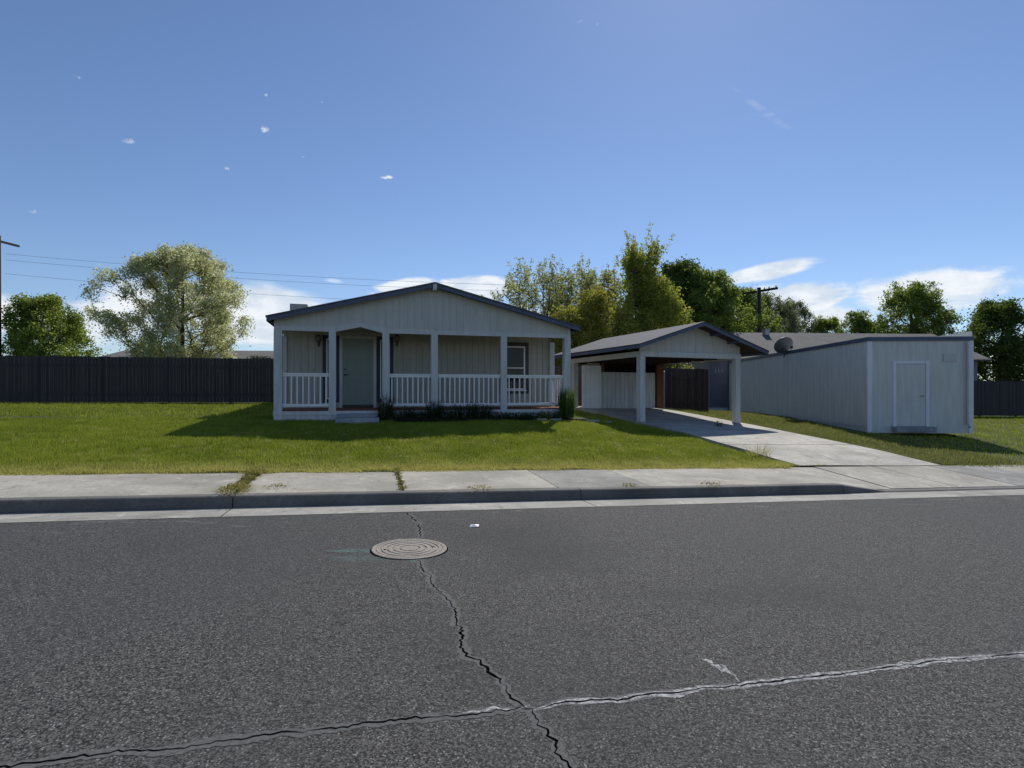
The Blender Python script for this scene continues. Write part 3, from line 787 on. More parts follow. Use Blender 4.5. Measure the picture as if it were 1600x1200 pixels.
for sgn in (-1, 1):
    e = MID+sgn*(MID+ov-.03); P = [(MID, 3.80), (e, 2.70), (e, 2.685), (MID, 3.785)]
    if sgn > 0: P = P[::-1]
    so.prism(P, OB+.03, .03)
so.build('soffit', 'fascia', house)
for sgn in (-1, 1):
    x0, x1 = sorted((MID+sgn*(MID+ov-.03), (0 if sgn < 0 else HWID))); MB().box(x0, x1, .0, DEP+.1, 2.63, 2.645).build('soffit', 'fascia', house)
MB().box(MID-.055, MID+.055, OB-.03, -.0, 3.66, 3.83).build('ridge_beam_end', 'trim', house, bevel=.004)
# metal cooler box on the left roof slope
bx0, bx1 = ha(455, 4), ha(482, 4)
MB().box(bx0, bx1, 3.6, 4.6, 2.7, (HY-477)*HW(bx0, 4)[1]/F+.76).build('roof_vent_box', 'siding', house, bevel=.01)

# step
sx0, sx1 = ha(524, -.5), ha(592, -.5)
stp = empty('concrete_step', (*HW((sx0+sx1)/2, -.3), gz(*HW((sx0+sx1)/2, -.4))-.01), HA)
tag(stp, 'low concrete step block below the porch entrance', 'step')
w2 = (sx1-sx0)/2
MB().box(-w2, w2, -.42, .27, -.1, .12).build('lower_tread', 'stepcon', stp, bevel=.012)
MB().box(-w2+.04, w2-.04, -.06, .268, .12, .22).build('upper_tread', 'stepcon', stp, bevel=.012)

# ------------------------------------------------------------------ carport
CZ = EYE-.99
cp = empty('carport', (CP0[0], CP0[1], CZ), CA)
tag(cp, 'open white timber carport with shingled gable roof and rear store', 'carport')
def ca(px, b=0):
    k = (px-800)/F; x0 = CP0[0]-b*s_; y0 = CP0[1]+b*c_
    return (k*y0-x0)/(c_-k*s_)
def cz(px, py, b=0): return (HY-py)*CW(ca(px, b), b)[1]/F+.99
def cg(a, b): return gz(*CW(a, b))+.07-CZ
CWD = 4.12; CB = 2.13; CD = 5.3
for a, b in ((0, 0), (CWD-.2, 0), (0, 4.4), (CWD-.2, CD-.2)):
    lo = cg(a+.1, b+.1)-.03
    MB().box(a, a+.2, b, b+.2, lo, CB).build('post', 'chipped', cp, bevel=.006)
g = MB().box(0, CWD, -.02, .12, CB, CB+.17); g.box(0, CWD, CD-.14, CD, CB, CB+.17); g.box(-.02, .12, .12, CD-.14, CB, CB+.17); g.box(CWD-.12, CWD+.02, .12, CD-.14, CB, CB+.17)
g.build('beam', 'trim', cp, bevel=.004)
CM = CWD/2; cov = .42; CPK = 3.22; CEV = 2.43     # roof underside line
def crz(a, top=CPK, ev=CEV): return ev+(top-ev)*(1-abs(a-CM)/(CM+cov))
MID_s = MID; MID = CM
for b in (.03, CD-.05):
    g = MB(); g.peak = True; siding(g, 0, CWD, CB+.17, lambda a: crz(a)-.01, b, .3, off=.1, gap=.006); g.build('gable_siding', 'gable', cp)
    g = MB(); g.prism([(0.01, CB+.17), (CWD-.01, CB+.17), (CWD-.01, crz(0)-.05), (CM, CPK-.05), (.01, crz(0)-.05)], b+.022 if b < 1 else b-.03, b+.05 if b < 1 else b-.003); g.build('gable_backing', 'siding', cp)
MID = MID_s
MB().box(.02, CWD-.02, .012, .03, CB+.40, CB+.415).build('trim_line', 'trim', cp)
ro = MB(); OF = -.58
for sgn in (-1, 1):
    e = CM+sgn*(CM+cov+(.0 if sgn < 0 else .25)); ez = CEV-(0 if sgn < 0 else .25*(CPK-CEV)/(CM+cov))
    P = [(CM, CPK+.05), (e, ez+.05), (e, ez+.015), (CM, CPK+.015)]
    if sgn > 0: P = P[::-1]
    ro.prism(P, OF-.02, CD+.3)
ro.build('roof', 'shingle', cp)
ud = MB(); fa = MB()
for sgn in (-1, 1):
    e = CM+sgn*(CM+cov+(.0 if sgn < 0 else .25)); ez = CEV-(0 if sgn < 0 else .25*(CPK-CEV)/(CM+cov))
    P = [(CM, CPK+.012), (e-sgn*.03, ez+.012+.01), (e-sgn*.03, ez+.00), (CM, CPK-.004)]
    if sgn > 0: P = P[::-1]
    ud.prism(P, OF+.04, CD+.25)
    P = [(CM, CPK+.013), (e, ez+.013), (e, ez-.085), (CM, CPK-.085)]
    if sgn > 0: P = P[::-1]
    fa.prism(P, OF, OF+.035); fa.prism(P, CD+.26, CD+.29)
    x0, x1 = sorted((e, e-sgn*.028)); fa.box(x0, x1, OF+.035, CD+.26, ez-.085, ez+.011)
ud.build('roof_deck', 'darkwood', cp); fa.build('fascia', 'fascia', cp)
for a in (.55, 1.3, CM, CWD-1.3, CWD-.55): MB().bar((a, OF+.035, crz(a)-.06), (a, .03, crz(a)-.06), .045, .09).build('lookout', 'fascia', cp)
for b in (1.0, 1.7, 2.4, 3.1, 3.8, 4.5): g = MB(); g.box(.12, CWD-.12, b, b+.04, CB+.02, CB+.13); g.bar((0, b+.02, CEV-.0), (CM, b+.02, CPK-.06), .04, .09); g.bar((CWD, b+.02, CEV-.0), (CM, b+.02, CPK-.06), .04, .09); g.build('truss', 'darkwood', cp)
# rear store
SB = 4.0
z0 = cg(2, SB)-.02
sa0, sa1 = ca(936, SB), ca(1023, SB); zt = cz(980, 582, SB)
g = MB(); siding(g, sa0, sa1, z0, zt, SB, .2, off=.05); g.box(sa0, sa1, SB+.021, SB+.06, z0, zt-.01); g.box(sa1-.02, sa1, SB-.02, SB+.0, z0, zt); g.build('half_wall', 'chipped', cp)
pa0 = ca(910, SB-.15)
zp = cz(920, 571, SB-.15); g = MB(); siding(g, pa0, sa0, z0, zp, SB-.15, .2, off=.02); g.box(pa0, sa0, SB-.129, SB-.1, z0, zp-.005); g.build('side_panel', 'rail', cp)
g = MB(); siding(g, ca(917, SB), sa0, zp-.4, CB+.0, SB-.06, .2); g.build('upper_panel', 'siding', cp)
MB().box(sa0, sa0+.05, SB-.02, SB+.0, zt, CB).build('stud', 'brownwood', cp); MB().box(sa0+.09, sa0+.24, SB-.03, SB+.06, zt, CB).build('stud', 'brownwood', cp); MB().box(ca(1026, SB), ca(1037, SB), SB, SB+.09, z0, CB).build('stud', 'brownwood', cp)
g = MB().box(.9, ca(1038, SB), CD-.19, CD-.16, z0, CB+.16).box(.9, .93, SB+.07, CD-.19, z0, CB).box(ca(1036, SB), ca(1038, SB), SB+.1, CD-.19, z0, CB)
g.prism([(.1, CB), (CWD-.1, CB), (CWD-.1, crz(0)-.12), (CM, CPK-.15), (.1, crz(0)-.12)], CD-.159, CD-.145)
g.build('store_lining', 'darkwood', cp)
g = MB(); siding(g, SB+.07, CD-.2, z0, CB, .87, .2, axis='y'); g.build('store_side_wall', 'siding', cp)

# ------------------------------------------------------------------ fences
def fence(name, P, Q, h, mat, label, group=None, bw=.14, postmat=None, post_front=False, rail=True, cap=False):
    P = np.array(P, float); Q = np.array(Q, float); Ln = np.hypot(*(Q-P)); ang = math.atan2(*(Q-P)[::-1])
    r = empty(name, (P[0], P[1], gz(*P)), ang); z00 = gz(*P)
    u = (Q-P)/Ln; g = MB(); k = 0
    while k*bw < Ln-.02:
        a = k*bw; z = gz(*(P+u*a))-z00; hh = h+random.uniform(-.012, .012); t = random.uniform(0, .006)
        g.box(a+.004, min(a+bw-.004, Ln), t-.01, t+.01, z+.03, z+hh); k += 1
    g.build('board_panel', mat, r)
    if rail:
        for f in (.2, .82):
            g = MB(); n_ = max(2, int(Ln/1.2))
            for i in range(n_):
                a0, a1 = Ln*i/n_, Ln*(i+1)/n_
                g.bar((a0, .036, gz(*(P+u*a0))-z00+h*f), (a1, .036, gz(*(P+u*a1))-z00+h*f), .035, .085)
            g.build('rail', mat, r)
    a = 0
    while a <= Ln+.01:
        z = gz(*(P+u*min(a, Ln)))-z00; s_y = -.07 if post_front else .07
        MB().box(a-.045, a+.045, s_y-.045+.03*(1 if not post_front else 0), s_y+.045+.03*(1 if not post_front else 0), z-.2, z+h+.02).build('post', postmat or mat, r)
        a += 2.4
    tag(r, label, 'fence', group); return r
fence('board_fence', (-26, 21.2), (-9.9, 23.3), 1.86, 'fence', 'dark weathered board fence left of the house')
fence('board_fence', (-6.0, 35.5), (-3.0, 35.9), 1.8, 'fence', 'short dark fence run behind the house')
fence('board_fence', (.6, 25.8), (7.05, 26.0), 1.86, 'fencebrown', 'sunbleached brown fence between the house and the carport')
gt = fence('wooden_gate', (7.15, 26.0), (8.70, 26.12), 1.93, 'gatewood', 'dark wooden gate seen under the carport roof'); gt['category'] = 'gate'
# gate braces on the side that faces the street
for f in (.3, 1.45): MB().bar((.05, -.03, f), (1.5, -.03, f), .03, .1).build('brace', 'gatewood', gt)
fence('board_fence', (8.76, 26.05), (9.27, 26.15), 1.96, 'gatewood', 'narrow reddish fence panel beside the grey wall')
fence('board_fence', (17.5, 27.5), (34, 31), 1.86, 'fence', 'long board fence behind the neighbouring yard on the right')
pp = empty('pipe_post', (.2747*25.5, 25.5, gz(7.0, 25.5))); tag(pp, 'thin pale pipe post beside the wooden gate', 'post')
MB().tube([(0, 0, -.1), (0, 0, 1.68)], .028, 10).build('pipe', 'galv', pp); MB().lathe([(.0001, .06), (.03, .05), (.04, .02), (.034, 0)], 12, (0, 0, 1.68)).build('cap', 'galv', pp)
# ------------------------------------------------------------------ white ribbed outbuilding on the right
dW = np.array([math.sin(R(3.8)), math.cos(R(3.8))]); W0 = np.array([.5196*22.9, 22.9])
Wn = W0-dW*4.9; Wf = W0+dW*9.0; LW = 13.9
ow = empty('white_outbuilding', (Wn[0], Wn[1], EYE-1.12), R(90-3.8))   # local x runs away from the camera, local -y is to the right
tag(ow, 'long white ribbed metal outbuilding with dark roof edge', 'outbuilding')
g = MB(); x = 0; WHt = 2.78
while x < LW-.01: g.box(x, x+.235, -.0, .02, 0, WHt); g.box(x+.235, x+.265, .0, .035, 0, WHt); x += .265
g.box(0, LW, -.04, -.001, -.2, WHt-.01); g.box(-.02, -.0, -3.2, .0, -.2, WHt+.02); g.box(LW, LW+.02, -3.2, 0, -.2, WHt); g.box(0, LW, -3.22, -3.2, -.2, WHt+.3)
g.build('wall', 'metalwall', ow)
MB().box(-.06, LW+.03, -.02, .07, WHt, WHt+.13).box(-.08, -.06, -3.2, .05, WHt, WHt+.13).build('roof_edge', 'fascia', ow)
MB().prism([(-.05, WHt+.10), (LW, WHt+.10), (LW, WHt+.12), (-.05, WHt+.12)], -3.3, -.02).build('roof', 'metalwall', ow)
MB().box(LW-.02, LW+.06, .036, .08, -.2, WHt).build('corner_trim', 'fascia', ow)
sdoor = MB().box(-.045, -.021, -1.75, -.85, .04, 2.03).build('side_door', 'metalwall', ow)
g = MB()
for z_ in (.35, .85, 1.35): g.box(-.052, -.046, -1.62, -.98, z_, z_+.34)
g.build('door_panel', 'metalwall', sdoor, bevel=.003)
MB().tube([(-.045, -1.66, 1.0), (-.10, -1.66, 1.0), (-.11, -1.58, 1.0)], .014, 8).build('door_handle', 'black', sdoor)
MB().box(-.065, -.021, -1.86, -1.76, -.02, 2.14).box(-.065, -.021, -.84, -.74, -.02, 2.14).box(-.065, -.021, -1.755, -.845, 2.04, 2.14).build('door_frame', 'whitetrim', ow, bevel=.003)
MB().box(-.35, -.03, -1.9, -.7, -.15, .02).build('door_step', 'stepcon', ow, bevel=.01)
MB().box(-.05, -.021, -.10, .05, -.2, WHt).build('corner_trim', 'whitetrim', ow); MB().box(-.05, -.021, -3.22, -3.08, -.2, WHt).build('corner_trim', 'whitetrim', ow)
MB().tube([(-.1, -3.0, WHt-.05), (-.1, -3.0, .1), (-.2, -3.0, 0)], .035, 8).build('downspout', 'galv', ow)
MB().box(-.05, -.021, -2.7, -2.3, 2.1, 2.35).build('vent', 'galv', ow)
# satellite dish on the outbuilding roof
sd = empty('satellite_dish', (.4873*24.0+.1, 24.0, EYE+1.52)); tag(sd, 'grey satellite dish standing on the white outbuilding roof', 'satellite dish')
prof = [(r, .42*r*r) for r in np.linspace(.001, .40, 9)]+[(.40, .42*.16-.015)]+[(r, .42*r*r-.015) for r in np.linspace(.38, .001, 8)]
di = MB().lathe(prof, 28).build('reflector', 'dish', sd, smooth=True)
di.rotation_euler = (R(-62), 0, R(12)); di.location = (0, 0, .50); di.scale = (1.12, .95, 1.1)
MB().tube([(0, .03, 0), (0, .03, .30), (0, .08, .48)], .025, 8).build('mast', 'dish', sd)
MB().tube([(.0, -.0, .16), (.05, -.42, .22), (.06, -.5, .36)], .014, 6).box(.02, .10, -.56, -.46, .34, .44).build('feed_arm', 'black', sd)
# ------------------------------------------------------------------ neighbouring houses
nh = empty('neighbour_house', (11.75, 33.0, EYE-1.05), R(4)); tag(nh, 'grey neighbouring house with long shingled roof behind the outbuilding', 'house')
def nz(py, d): return (HY-py)*d/F+1.05
g = MB().box(0, 17, 0, 7.5, .12, 3.15); g.build('wall', 'greywall', nh)
MB().box(-.02, 17.02, -.02, 7.52, -.2, .14).build('skirting', 'whitetrim', nh)
e0 = 3.05; rk = nz(519, 36.8)
ro = MB(); ro.add([(-.4, -.55, e0), (17.4, -.55, e0), (17.4, 3.75, rk), (-.4, 3.75, rk), (17.4, 8.05, e0), (-.4, 8.05, e0),
                   (-.4, -.55, e0-.08), (17.4, -.55, e0-.08), (17.4, 3.75, rk-.08), (-.4, 3.75, rk-.08), (17.4, 8.05, e0-.08), (-.4, 8.05, e0-.08)],
                  [(0,1,2,3),(3,2,4,5),(6,9,8,7),(9,11,10,8),(0,6,7,1),(5,4,10,11),(0,3,9,6),(3,5,11,9),(1,7,8,2),(2,8,10,4)])
ro.build('roof', 'shingleb', nh)
g = MB().add([(0, .05, e0-.1), (0, 7.45, e0-.1), (0, 3.75, rk-.12), (.1, .05, e0-.1), (.1, 7.45, e0-.1), (.1, 3.75, rk-.12)], [(0,2,1),(3,4,5),(0,1,4,3),(1,2,5,4),(2,0,3,5)]).build('gable', 'greywall', nh)
# porch gable with white trim in front
pg = 4.35; pw = 1.75
g = MB().add([(pg-pw, -1.4, e0-.75), (pg+pw, -1.4, e0-.75), (pg, -1.4, e0+.12)], [(0,1,2)]); 
g = MB().prism([(pg-pw, e0-.75), (pg+pw, e0-.75), (pg, e0+.12)], -1.4, .0); g.build('porch_gable', 'greywall', nh)
g = MB(); g.prism([(pg-pw-.15, e0-.80), (pg, e0+.14), (pg, e0-.02), (pg-pw-.15, e0-.96)], -1.46, -1.41); g.prism([(pg+pw+.15, e0-.80), (pg+pw+.15, e0-.96), (pg, e0-.02), (pg, e0+.14)], -1.46, -1.41); g.build('porch_trim', 'whitetrim', nh)
g = MB(); g.prism([(pg-pw-.25, e0-.83), (pg, e0+.20), (pg, e0+.15), (pg-pw-.25, e0-.88)], -1.5, 1); g.prism([(pg+pw+.25, e0-.83), (pg+pw+.25, e0-.88), (pg, e0+.15), (pg, e0+.20)], -1.5, 1); g.build('porch_roof', 'fascia', nh)
MB().box(5.2, 5.5, 3.2, 3.6, rk-.2, rk+.16).box(5.15, 5.55, 3.15, 3.65, rk+.16, rk+.2).build('roof_vent', 'galv', nh)
cu = bpy.data.curves.new('house_number', 'FONT'); cu.body = '111'; cu.size = .42; cu.extrude = .012; cu.align_x = 'CENTER'
fo = bpy.data.objects.new('house_number_text', cu); C.objects.link(fo); bpy.context.view_layer.update()
me = bpy.data.meshes.new_from_object(fo.evaluated_get(bpy.context.evaluated_depsgraph_get())); bpy.data.objects.remove(fo)
fo = link('house_number', me, 'whitetrim', nh); fo.rotation_euler = (R(90), 0, 0); fo.location = (.56, -.03, 2.22); fo.scale = (.9, .8, 1)
# blue-grey house beyond the gate
bh = empty('blue_house', (10.2, 46.0, EYE-1.0), R(2)); tag(bh, 'blue grey house far behind the wooden gate', 'house')
MB().box(0, 7.5, 0, 6, 0, 3.0).build('wall', 'greywall', bh)
MB().add([(-.4, -.4, 2.95), (7.9, -.4, 2.95), (7.9, 3, 3.9), (-.4, 3, 3.9), (7.9, 6.4, 2.95), (-.4, 6.4, 2.95)], [(0,1,2,3),(3,2,4,5),(0,3,5),(1,4,2),(0,5,4,1)]).build('roof', 'shingle', bh)
# house behind the left fence: low roof
lh = empty('low_roofed_house', (-23.5, 31.5, EYE-.5), R(6)); tag(lh, 'low brown roofed house behind the left fence', 'house')
MB().box(0, 13.8, 0, 7, 0, 2.4).build('wall', 'siding', lh)
rk = (HY-546.5)*35/F+.5
MB().add([(-.4, -.5, 2.3), (14.3, -.5, 2.3), (14.3, 3.5, rk), (-.4, 3.5, rk), (14.3, 7.5, 2.3), (-.4, 7.5, 2.3), (-.4, -.5, 2.15), (14.3, -.5, 2.15), (14.3, 3.5, rk-.12), (-.4, 3.5, rk-.12), (14.3, 7.5, 2.15), (-.4, 7.5, 2.15)],
         [(0,1,2,3),(3,2,4,5),(0,6,7,1),(5,4,10,11),(6,9,8,7),(9,11,10,8),(0,3,9,6),(3,5,11,9),(1,7,8,2),(2,8,10,4)]).build('roof', 'shingleb', lh)
g = MB().add([(13.9, .1, 2.2), (13.9, 6.9, 2.2), (13.9, 3.5, rk-.15)], [(0,1,2)]).build('gable', 'siding', lh)

# ------------------------------------------------------------------ utility pole and wires
up = empty('utility_pole', (.4457*42.4, 42.4, EYE-1.1)); tag(up, 'dark wooden utility pole with crossarm behind the trees', 'utility pole')
ptop = (HY-449.5)*42.4/F+1.1
MB().tube([(0, 0, -.3), (0, 0, ptop*.5), (0, 0, ptop)], [.20, .17, .14], 12).build('pole', 'pole', up, smooth=True)
ua = np.array([.82, -1.25]); az_ = (HY-455)*42.4/F+1.1
MB().bar((-ua[0], -ua[1], az_), (ua[0], ua[1], az_), .13, .16).build('crossarm', 'pole', up)
g = MB()
for s in (-1, 1): g.bar((0, -.1, az_-.75), (ua[0]*s*.55, ua[1]*s*.55, az_-.06), .04)
g.build('arm_brace', 'galv', up)
for f in (-.92, -.45, .3, .55, .92):
    MB().lathe([(.02, 0), (.05, .02), (.03, .05), (.055, .09), (.02, .15), (.0001, .16)], 8, (ua[0]*f, ua[1]*f, az_+.08)).build('insulator', 'black', up)
up2 = empty('utility_pole', (-38, 41, EYE-.6)); tag(up2, 'utility pole at the far left beyond the blossom tree', 'utility pole')
MB().tube([(0, 0, -.3), (0, 0, 12.2)], [.2, .15], 10).build('pole', 'pole', up2); MB().bar((-.2, -1.5, 11.8), (.2, 1.5, 11.8), .12, .15).build('crossarm', 'pole', up2)
for k, (yl, yr, dd) in enumerate([(424, 436.5, 0), (433.5, 446, 0), (456, 469, 1)]):
    # wire through two image rows at x=350 and x=560, at the pole line distance
    X0, Yd0, X1, Yd1 = -.5196*42.5, 42.5, -.277*43.2, 43.2
    za, zb = (HY-yl)*42.5/F, (HY-yr)*43.2/F
    pts = []
    sl = (zb-za)/(X1-X0)
    for xx in np.linspace(-38, 20, 30):
        u = (xx-X0); sag = .0009*(xx-X0)*(xx-X1)
        pts.append((xx, 42.5+(xx-X0)*.06, EYE+za+sl*u+sag))
    tag(MB().tube(pts, .009, 5).build('power_line', 'wire'), ['topmost thin wire across the sky left of the house', 'second thin wire just below the topmost one', 'lowest faint wire crossing the cloud left of the roof'][k], 'power line', 'wires crossing the sky')

# ------------------------------------------------------------------ trees
def tree(name, x, y, top, rx, base_c, leafm, seed, label, ntips=160, nleaf=120, lsize=.085, shoot=0., trunk_r=.18, ry=None, wid=None, sec_=True, clump=.32, profile=None, zoff=0, stems=1):
    r = np.random.default_rng(seed); ry = ry or rx
    z0 = gz(x, y); root = empty(name, (x, y, z0)); tag(root, label, 'tree', 'trees beyond the houses')
    H = top+EYE-z0; lo = base_c+EYE-z0                    # crown top and crown bottom above the base
    tips = []
    while len(tips) < ntips:
        u = r.random(); f = profile(u) if profile else math.sqrt(max(0, 1-(2*u-1)**2))
        th = r.random()*2*math.pi; rr = f*math.sqrt(r.uniform(.12, 1))
        lump = .82+.32*math.sin(3*th+seed)*math.sin(5*u+seed*1.7)
        tips.append((rx*rr*lump*math.cos(th), ry*rr*lump*math.sin(th), lo+(H-lo)*u*(.96+.08*r.random())))
    tips = np.array(tips)
    nodes = []; par = []
    th0 = max(.6, lo*.8)
    for sidx in range(stems):
        off = np.array([r.uniform(-.5, .5), r.uniform(-.5, .5)])*(stems > 1)
        K = 12; base = len(nodes); lean = r.normal(0, .035*H, 2)
        for i in range(K):
            f = i/(K-1); nodes.append(np.array([off[0]*(1+2*f)+lean[0]*f*f, off[1]*(1+2*f)+lean[1]*f*f, H*.86*f])); par.append(base+i-1 if i else -1)
    ntr = len(nodes)
    order = np.argsort(np.hypot(tips[:, 0], tips[:, 1])+.3*abs(tips[:, 2]-lo))
    for i in order:
        tp = tips[i]; Nn = np.array(nodes); d = Nn-tp; dist = np.linalg.norm(d, axis=1)+2.0*np.maximum(0, Nn[:, 2]-(tp[2]-.25*np.hypot(d[:, 0], d[:, 1])-.1))
        dist[Nn[:, 2] < th0] += 5
        j = int(np.argmin(dist)); a = Nn[j]; Ln = np.linalg.norm(tp-a); ns = max(1, int(Ln/.7)); prev = j
        for s in range(1, ns+1):
            f = s/ns; q = a*(1-f)+tp*f; q[2] -= .12*Ln*math.sin(math.pi*f)*.8; q[:2] += r.normal(0, .04*Ln, 2)*(f < 1)
            nodes.append(q); par.append(prev); prev = len(nodes)-1
    cnt = np.zeros(len(nodes)); ch = [0]*len(nodes)
    for i in range(len(nodes)-1, -1, -1):
        cnt[i] = max(1, cnt[i])
        if par[i] >= 0: cnt[par[i]] += cnt[i]
    rad = np.clip(trunk_r*np.sqrt(cnt/cnt.max()), .010, None)
    mb = MB()
    for i, p in enumerate(par):
        if p < 0: continue
        mb.tube([nodes[p], nodes[i]], [rad[p] if rad[p] < rad[i]*2.5 else rad[i]*1.4, rad[i]], 5 if rad[i] < .08 else 8)
    # leaves
    T = np.array([nodes[i] for i in range(ntr, len(nodes))]) if False else tips
    sec = np.array([nodes[i] for i in range(ntr, len(nodes)) if cnt[i] < 4])
    src = np.concatenate([tips, tips, sec] if sec_ else [tips, tips+r.normal(0, .18, tips.shape)]); n = ntips*nleaf
    idx = r.integers(0, len(src), n); c = src[idx].copy()
    if shoot > 0:
        sdir = np.stack([r.normal(0, .18, len(src))+.45*src[:, 0]/rx, r.normal(0, .18, len(src))+.45*src[:, 1]/ry, np.ones(len(src))], 1)
        sl = shoot*(.3+.9*r.random(len(src)))
        f = r.random(n); c += sdir[idx]*(f*sl[idx])[:, None]
        c += r.normal(0, 1, (n, 3))*np.array([1, 1, .8])*(clump*(.28+.5*(1-f)))[:, None]
        for k in range(len(src)): mb.tube([src[k], src[k]+sdir[k]*sl[k]], [.010, .004], 3)
    else:
        cs = clump*(.5+r.random(len(src)))
        g_ = r.normal(0, 1, (n, 3)); g_ /= np.linalg.norm(g_, axis=1)[:, None]
        c += g_*(r.random(n)**.5*cs[idx])[:, None]*np.array([1.15, 1.15, .8])
    mb.build('trunk', 'bark', root, smooth=True)
    sz = lsize*(.5+r.random(n)); a = r.normal(0, 1, (n, 3)); a /= np.linalg.norm(a, axis=1)[:, None]
    b = np.cross(a, r.normal(0, 1, (n, 3))); b /= np.linalg.norm(b, axis=1)[:, None]+1e-9
    a *= sz[:, None]*.5; b *= sz[:, None]*.36
    V = np.stack([c-a, c-b, c+a, c+b], 1).reshape(-1, 3)
    quads('crown', V, leafm, root)
    return root
def z_at(py, d): return (HY-py)*d/F
def tx(px, d): return (px-800)/F*d
tree('blossom_tree', tx(285, 31), 31, z_at(400, 31), 4.1, z_at(590, 31), 'leaf_w', 3, 'silvery blossoming tree at the left behind the grey fence', 420, 240, .09, shoot=.45, clump=.36, trunk_r=.16)
D = 35
pw_ = lambda u: min(1, .75+.5*u)*(1 if u < .75 else 1-(u-.75)*1.6)
tree('budding_tree', tx(838, D), D, z_at(436, D), 3.1, z_at(560, D), 'leaf_pale', 11, 'sparse budding tree directly right of the house gable', 180, 78, .125, shoot=1.35, sec_=False, clump=.24, stems=4, trunk_r=.12, profile=pw_)
tree('budding_tree', tx(908, D+1), D+1, z_at(434, D), 2.8, z_at(570, D), 'leaf_pale', 12, 'sparse budding tree left of the tallest tree', 170, 82, .125, shoot=1.2, sec_=False, clump=.24, stems=4, trunk_r=.12, profile=pw_)
tree('budding_tree', tx(950, D+2), D+2, z_at(446, D+2), 1.9, z_at(570, D), 'leaf_pale', 13, 'sparse budding tree close beside the left flank of the tallest tree', 130, 85, .125, shoot=1.2, sec_=False, clump=.24, stems=3, trunk_r=.1, profile=pw_)
pt = lambda u: 1.0*min(1, .6+2.2*u) if u < .5 else .26+.48*(u-.5)
tree('tall_tree', tx(1000, 33), 33, z_at(396, 33), 2.6, z_at(560, 33), 'leaf_y', 23, 'tallest yellow green tree behind the carport', 230, 95, .125, shoot=1.3, sec_=False, clump=.22, profile=pt, trunk_r=.14, stems=2)
bl = lambda u: min(1, .8+.5*u)*(1 if u < .6 else 1-(u-.6)*1.7)
tree('golden_bush', tx(885, 30), 30, z_at(497, 30), 1.7, z_at(620, 30), 'leaf_gold', 31, 'golden green bushy tree between the house and the carport roof', 150, 120, .11, shoot=.6, clump=.36, trunk_r=.06, profile=bl)
tree('golden_bush', tx(928, 31), 31, z_at(470, 31), 1.9, z_at(610, 31), 'leaf_gold', 34, 'golden green bushy tree left of the tallest tree, above the carport roof', 180, 120, .11, shoot=.7, clump=.36, trunk_r=.06, profile=bl)
tree('golden_bush', tx(975, 31), 31, z_at(500, 31), 1.7, z_at(610, 31), 'leaf_gold', 32, 'golden green bushy tree at the foot of the tallest tree', 170, 120, .11, shoot=.6, clump=.36, trunk_r=.06, profile=bl)
tree('golden_bush', tx(1030, 32), 32, z_at(450, 32), 1.9, z_at(610, 32), 'leaf_y', 33, 'yellow green bushy tree right above the carport ridge', 200, 120, .11, shoot=.7, clump=.36, trunk_r=.07, profile=bl)
tree('dark_tree', tx(1066, 44), 44, z_at(420, 44), 3.6, z_at(560, 44), 'leaf_d', 41, 'dark dense green tree behind and right of the tallest tree', 250, 190, .16, shoot=.4, clump=.5, trunk_r=.22, profile=bl)
tree('green_tree', tx(1110, 42), 42, z_at(438, 42), 3.4, z_at(560, 42), 'leaf_m', 42, 'bright green tree left of the utility pole', 230, 160, .15, shoot=.55, clump=.45, trunk_r=.18, profile=bl)
tree('green_tree', tx(1158, 48.5), 48.5, z_at(460, 48), 3.7, z_at(580, 47), 'leaf_m', 43, 'lower green tree directly behind the utility pole', 200, 160, .15, shoot=.5, clump=.45, trunk_r=.18, profile=bl)
tree('grey_tree', tx(1203, 52), 52, z_at(474, 52), 3.8, z_at(590, 52), 'leaf_g', 44, 'grey green tree at the right of the utility pole', 240, 160, .13, shoot=.8, clump=.38, trunk_r=.16, profile=bl)
tree('grey_tree', tx(1236, 56), 56, z_at(480, 56), 3.0, z_at(590, 56), 'leaf_g', 45, 'small grey green tree at the right end of the tree row', 150, 150, .13, shoot=.6, clump=.38, trunk_r=.14, profile=bl)
tree('green_tree', tx(1290, 55), 55, z_at(505, 55), 2.6, z_at(590, 55), 'leaf_m', 51, 'green tree above the far end of the outbuilding roof', 170, 150, .13, shoot=.6, clump=.38, trunk_r=.14, profile=bl)
tree('green_tree', tx(1345, 52), 52, z_at(495, 52), 2.6, z_at(590, 52), 'leaf_m', 52, 'green tree between the outbuilding roof trees and the broad tree', 170, 150, .14, shoot=.5, clump=.42, trunk_r=.14, profile=bl)
tree('green_tree', tx(1425, 50), 50, z_at(455, 50), 4.0, z_at(590, 50), 'leaf_m', 46, 'broad green tree beyond the neighbouring yard at the right', 270, 170, .15, shoot=.6, clump=.5, trunk_r=.25, profile=bl)
tree('dark_tree', tx(1560, 46), 46, z_at(480, 46), 3.2, z_at(600, 46), 'leaf_d', 47, 'dark tree at the far right end of the yard fence', 230, 170, .15, shoot=.5, clump=.5, trunk_r=.2, profile=bl)
tree('green_tree', tx(70, 44), 44, z_at(470, 44), 3.6, z_at(600, 44), 'leaf_m', 48, 'green tree at the far left beyond the fence', 240, 170, .15, shoot=.6, clump=.5, trunk_r=.2, profile=bl)
# ivy-like bush over the left roof corner
tree('mossy_bush', tx(412, 27), 27, z_at(555, 27), .95, z_at(600, 27), 'shrub', 49, 'low dark bush showing over the left fence beside the house', 50, 130, .06, clump=.22, trunk_r=.06)

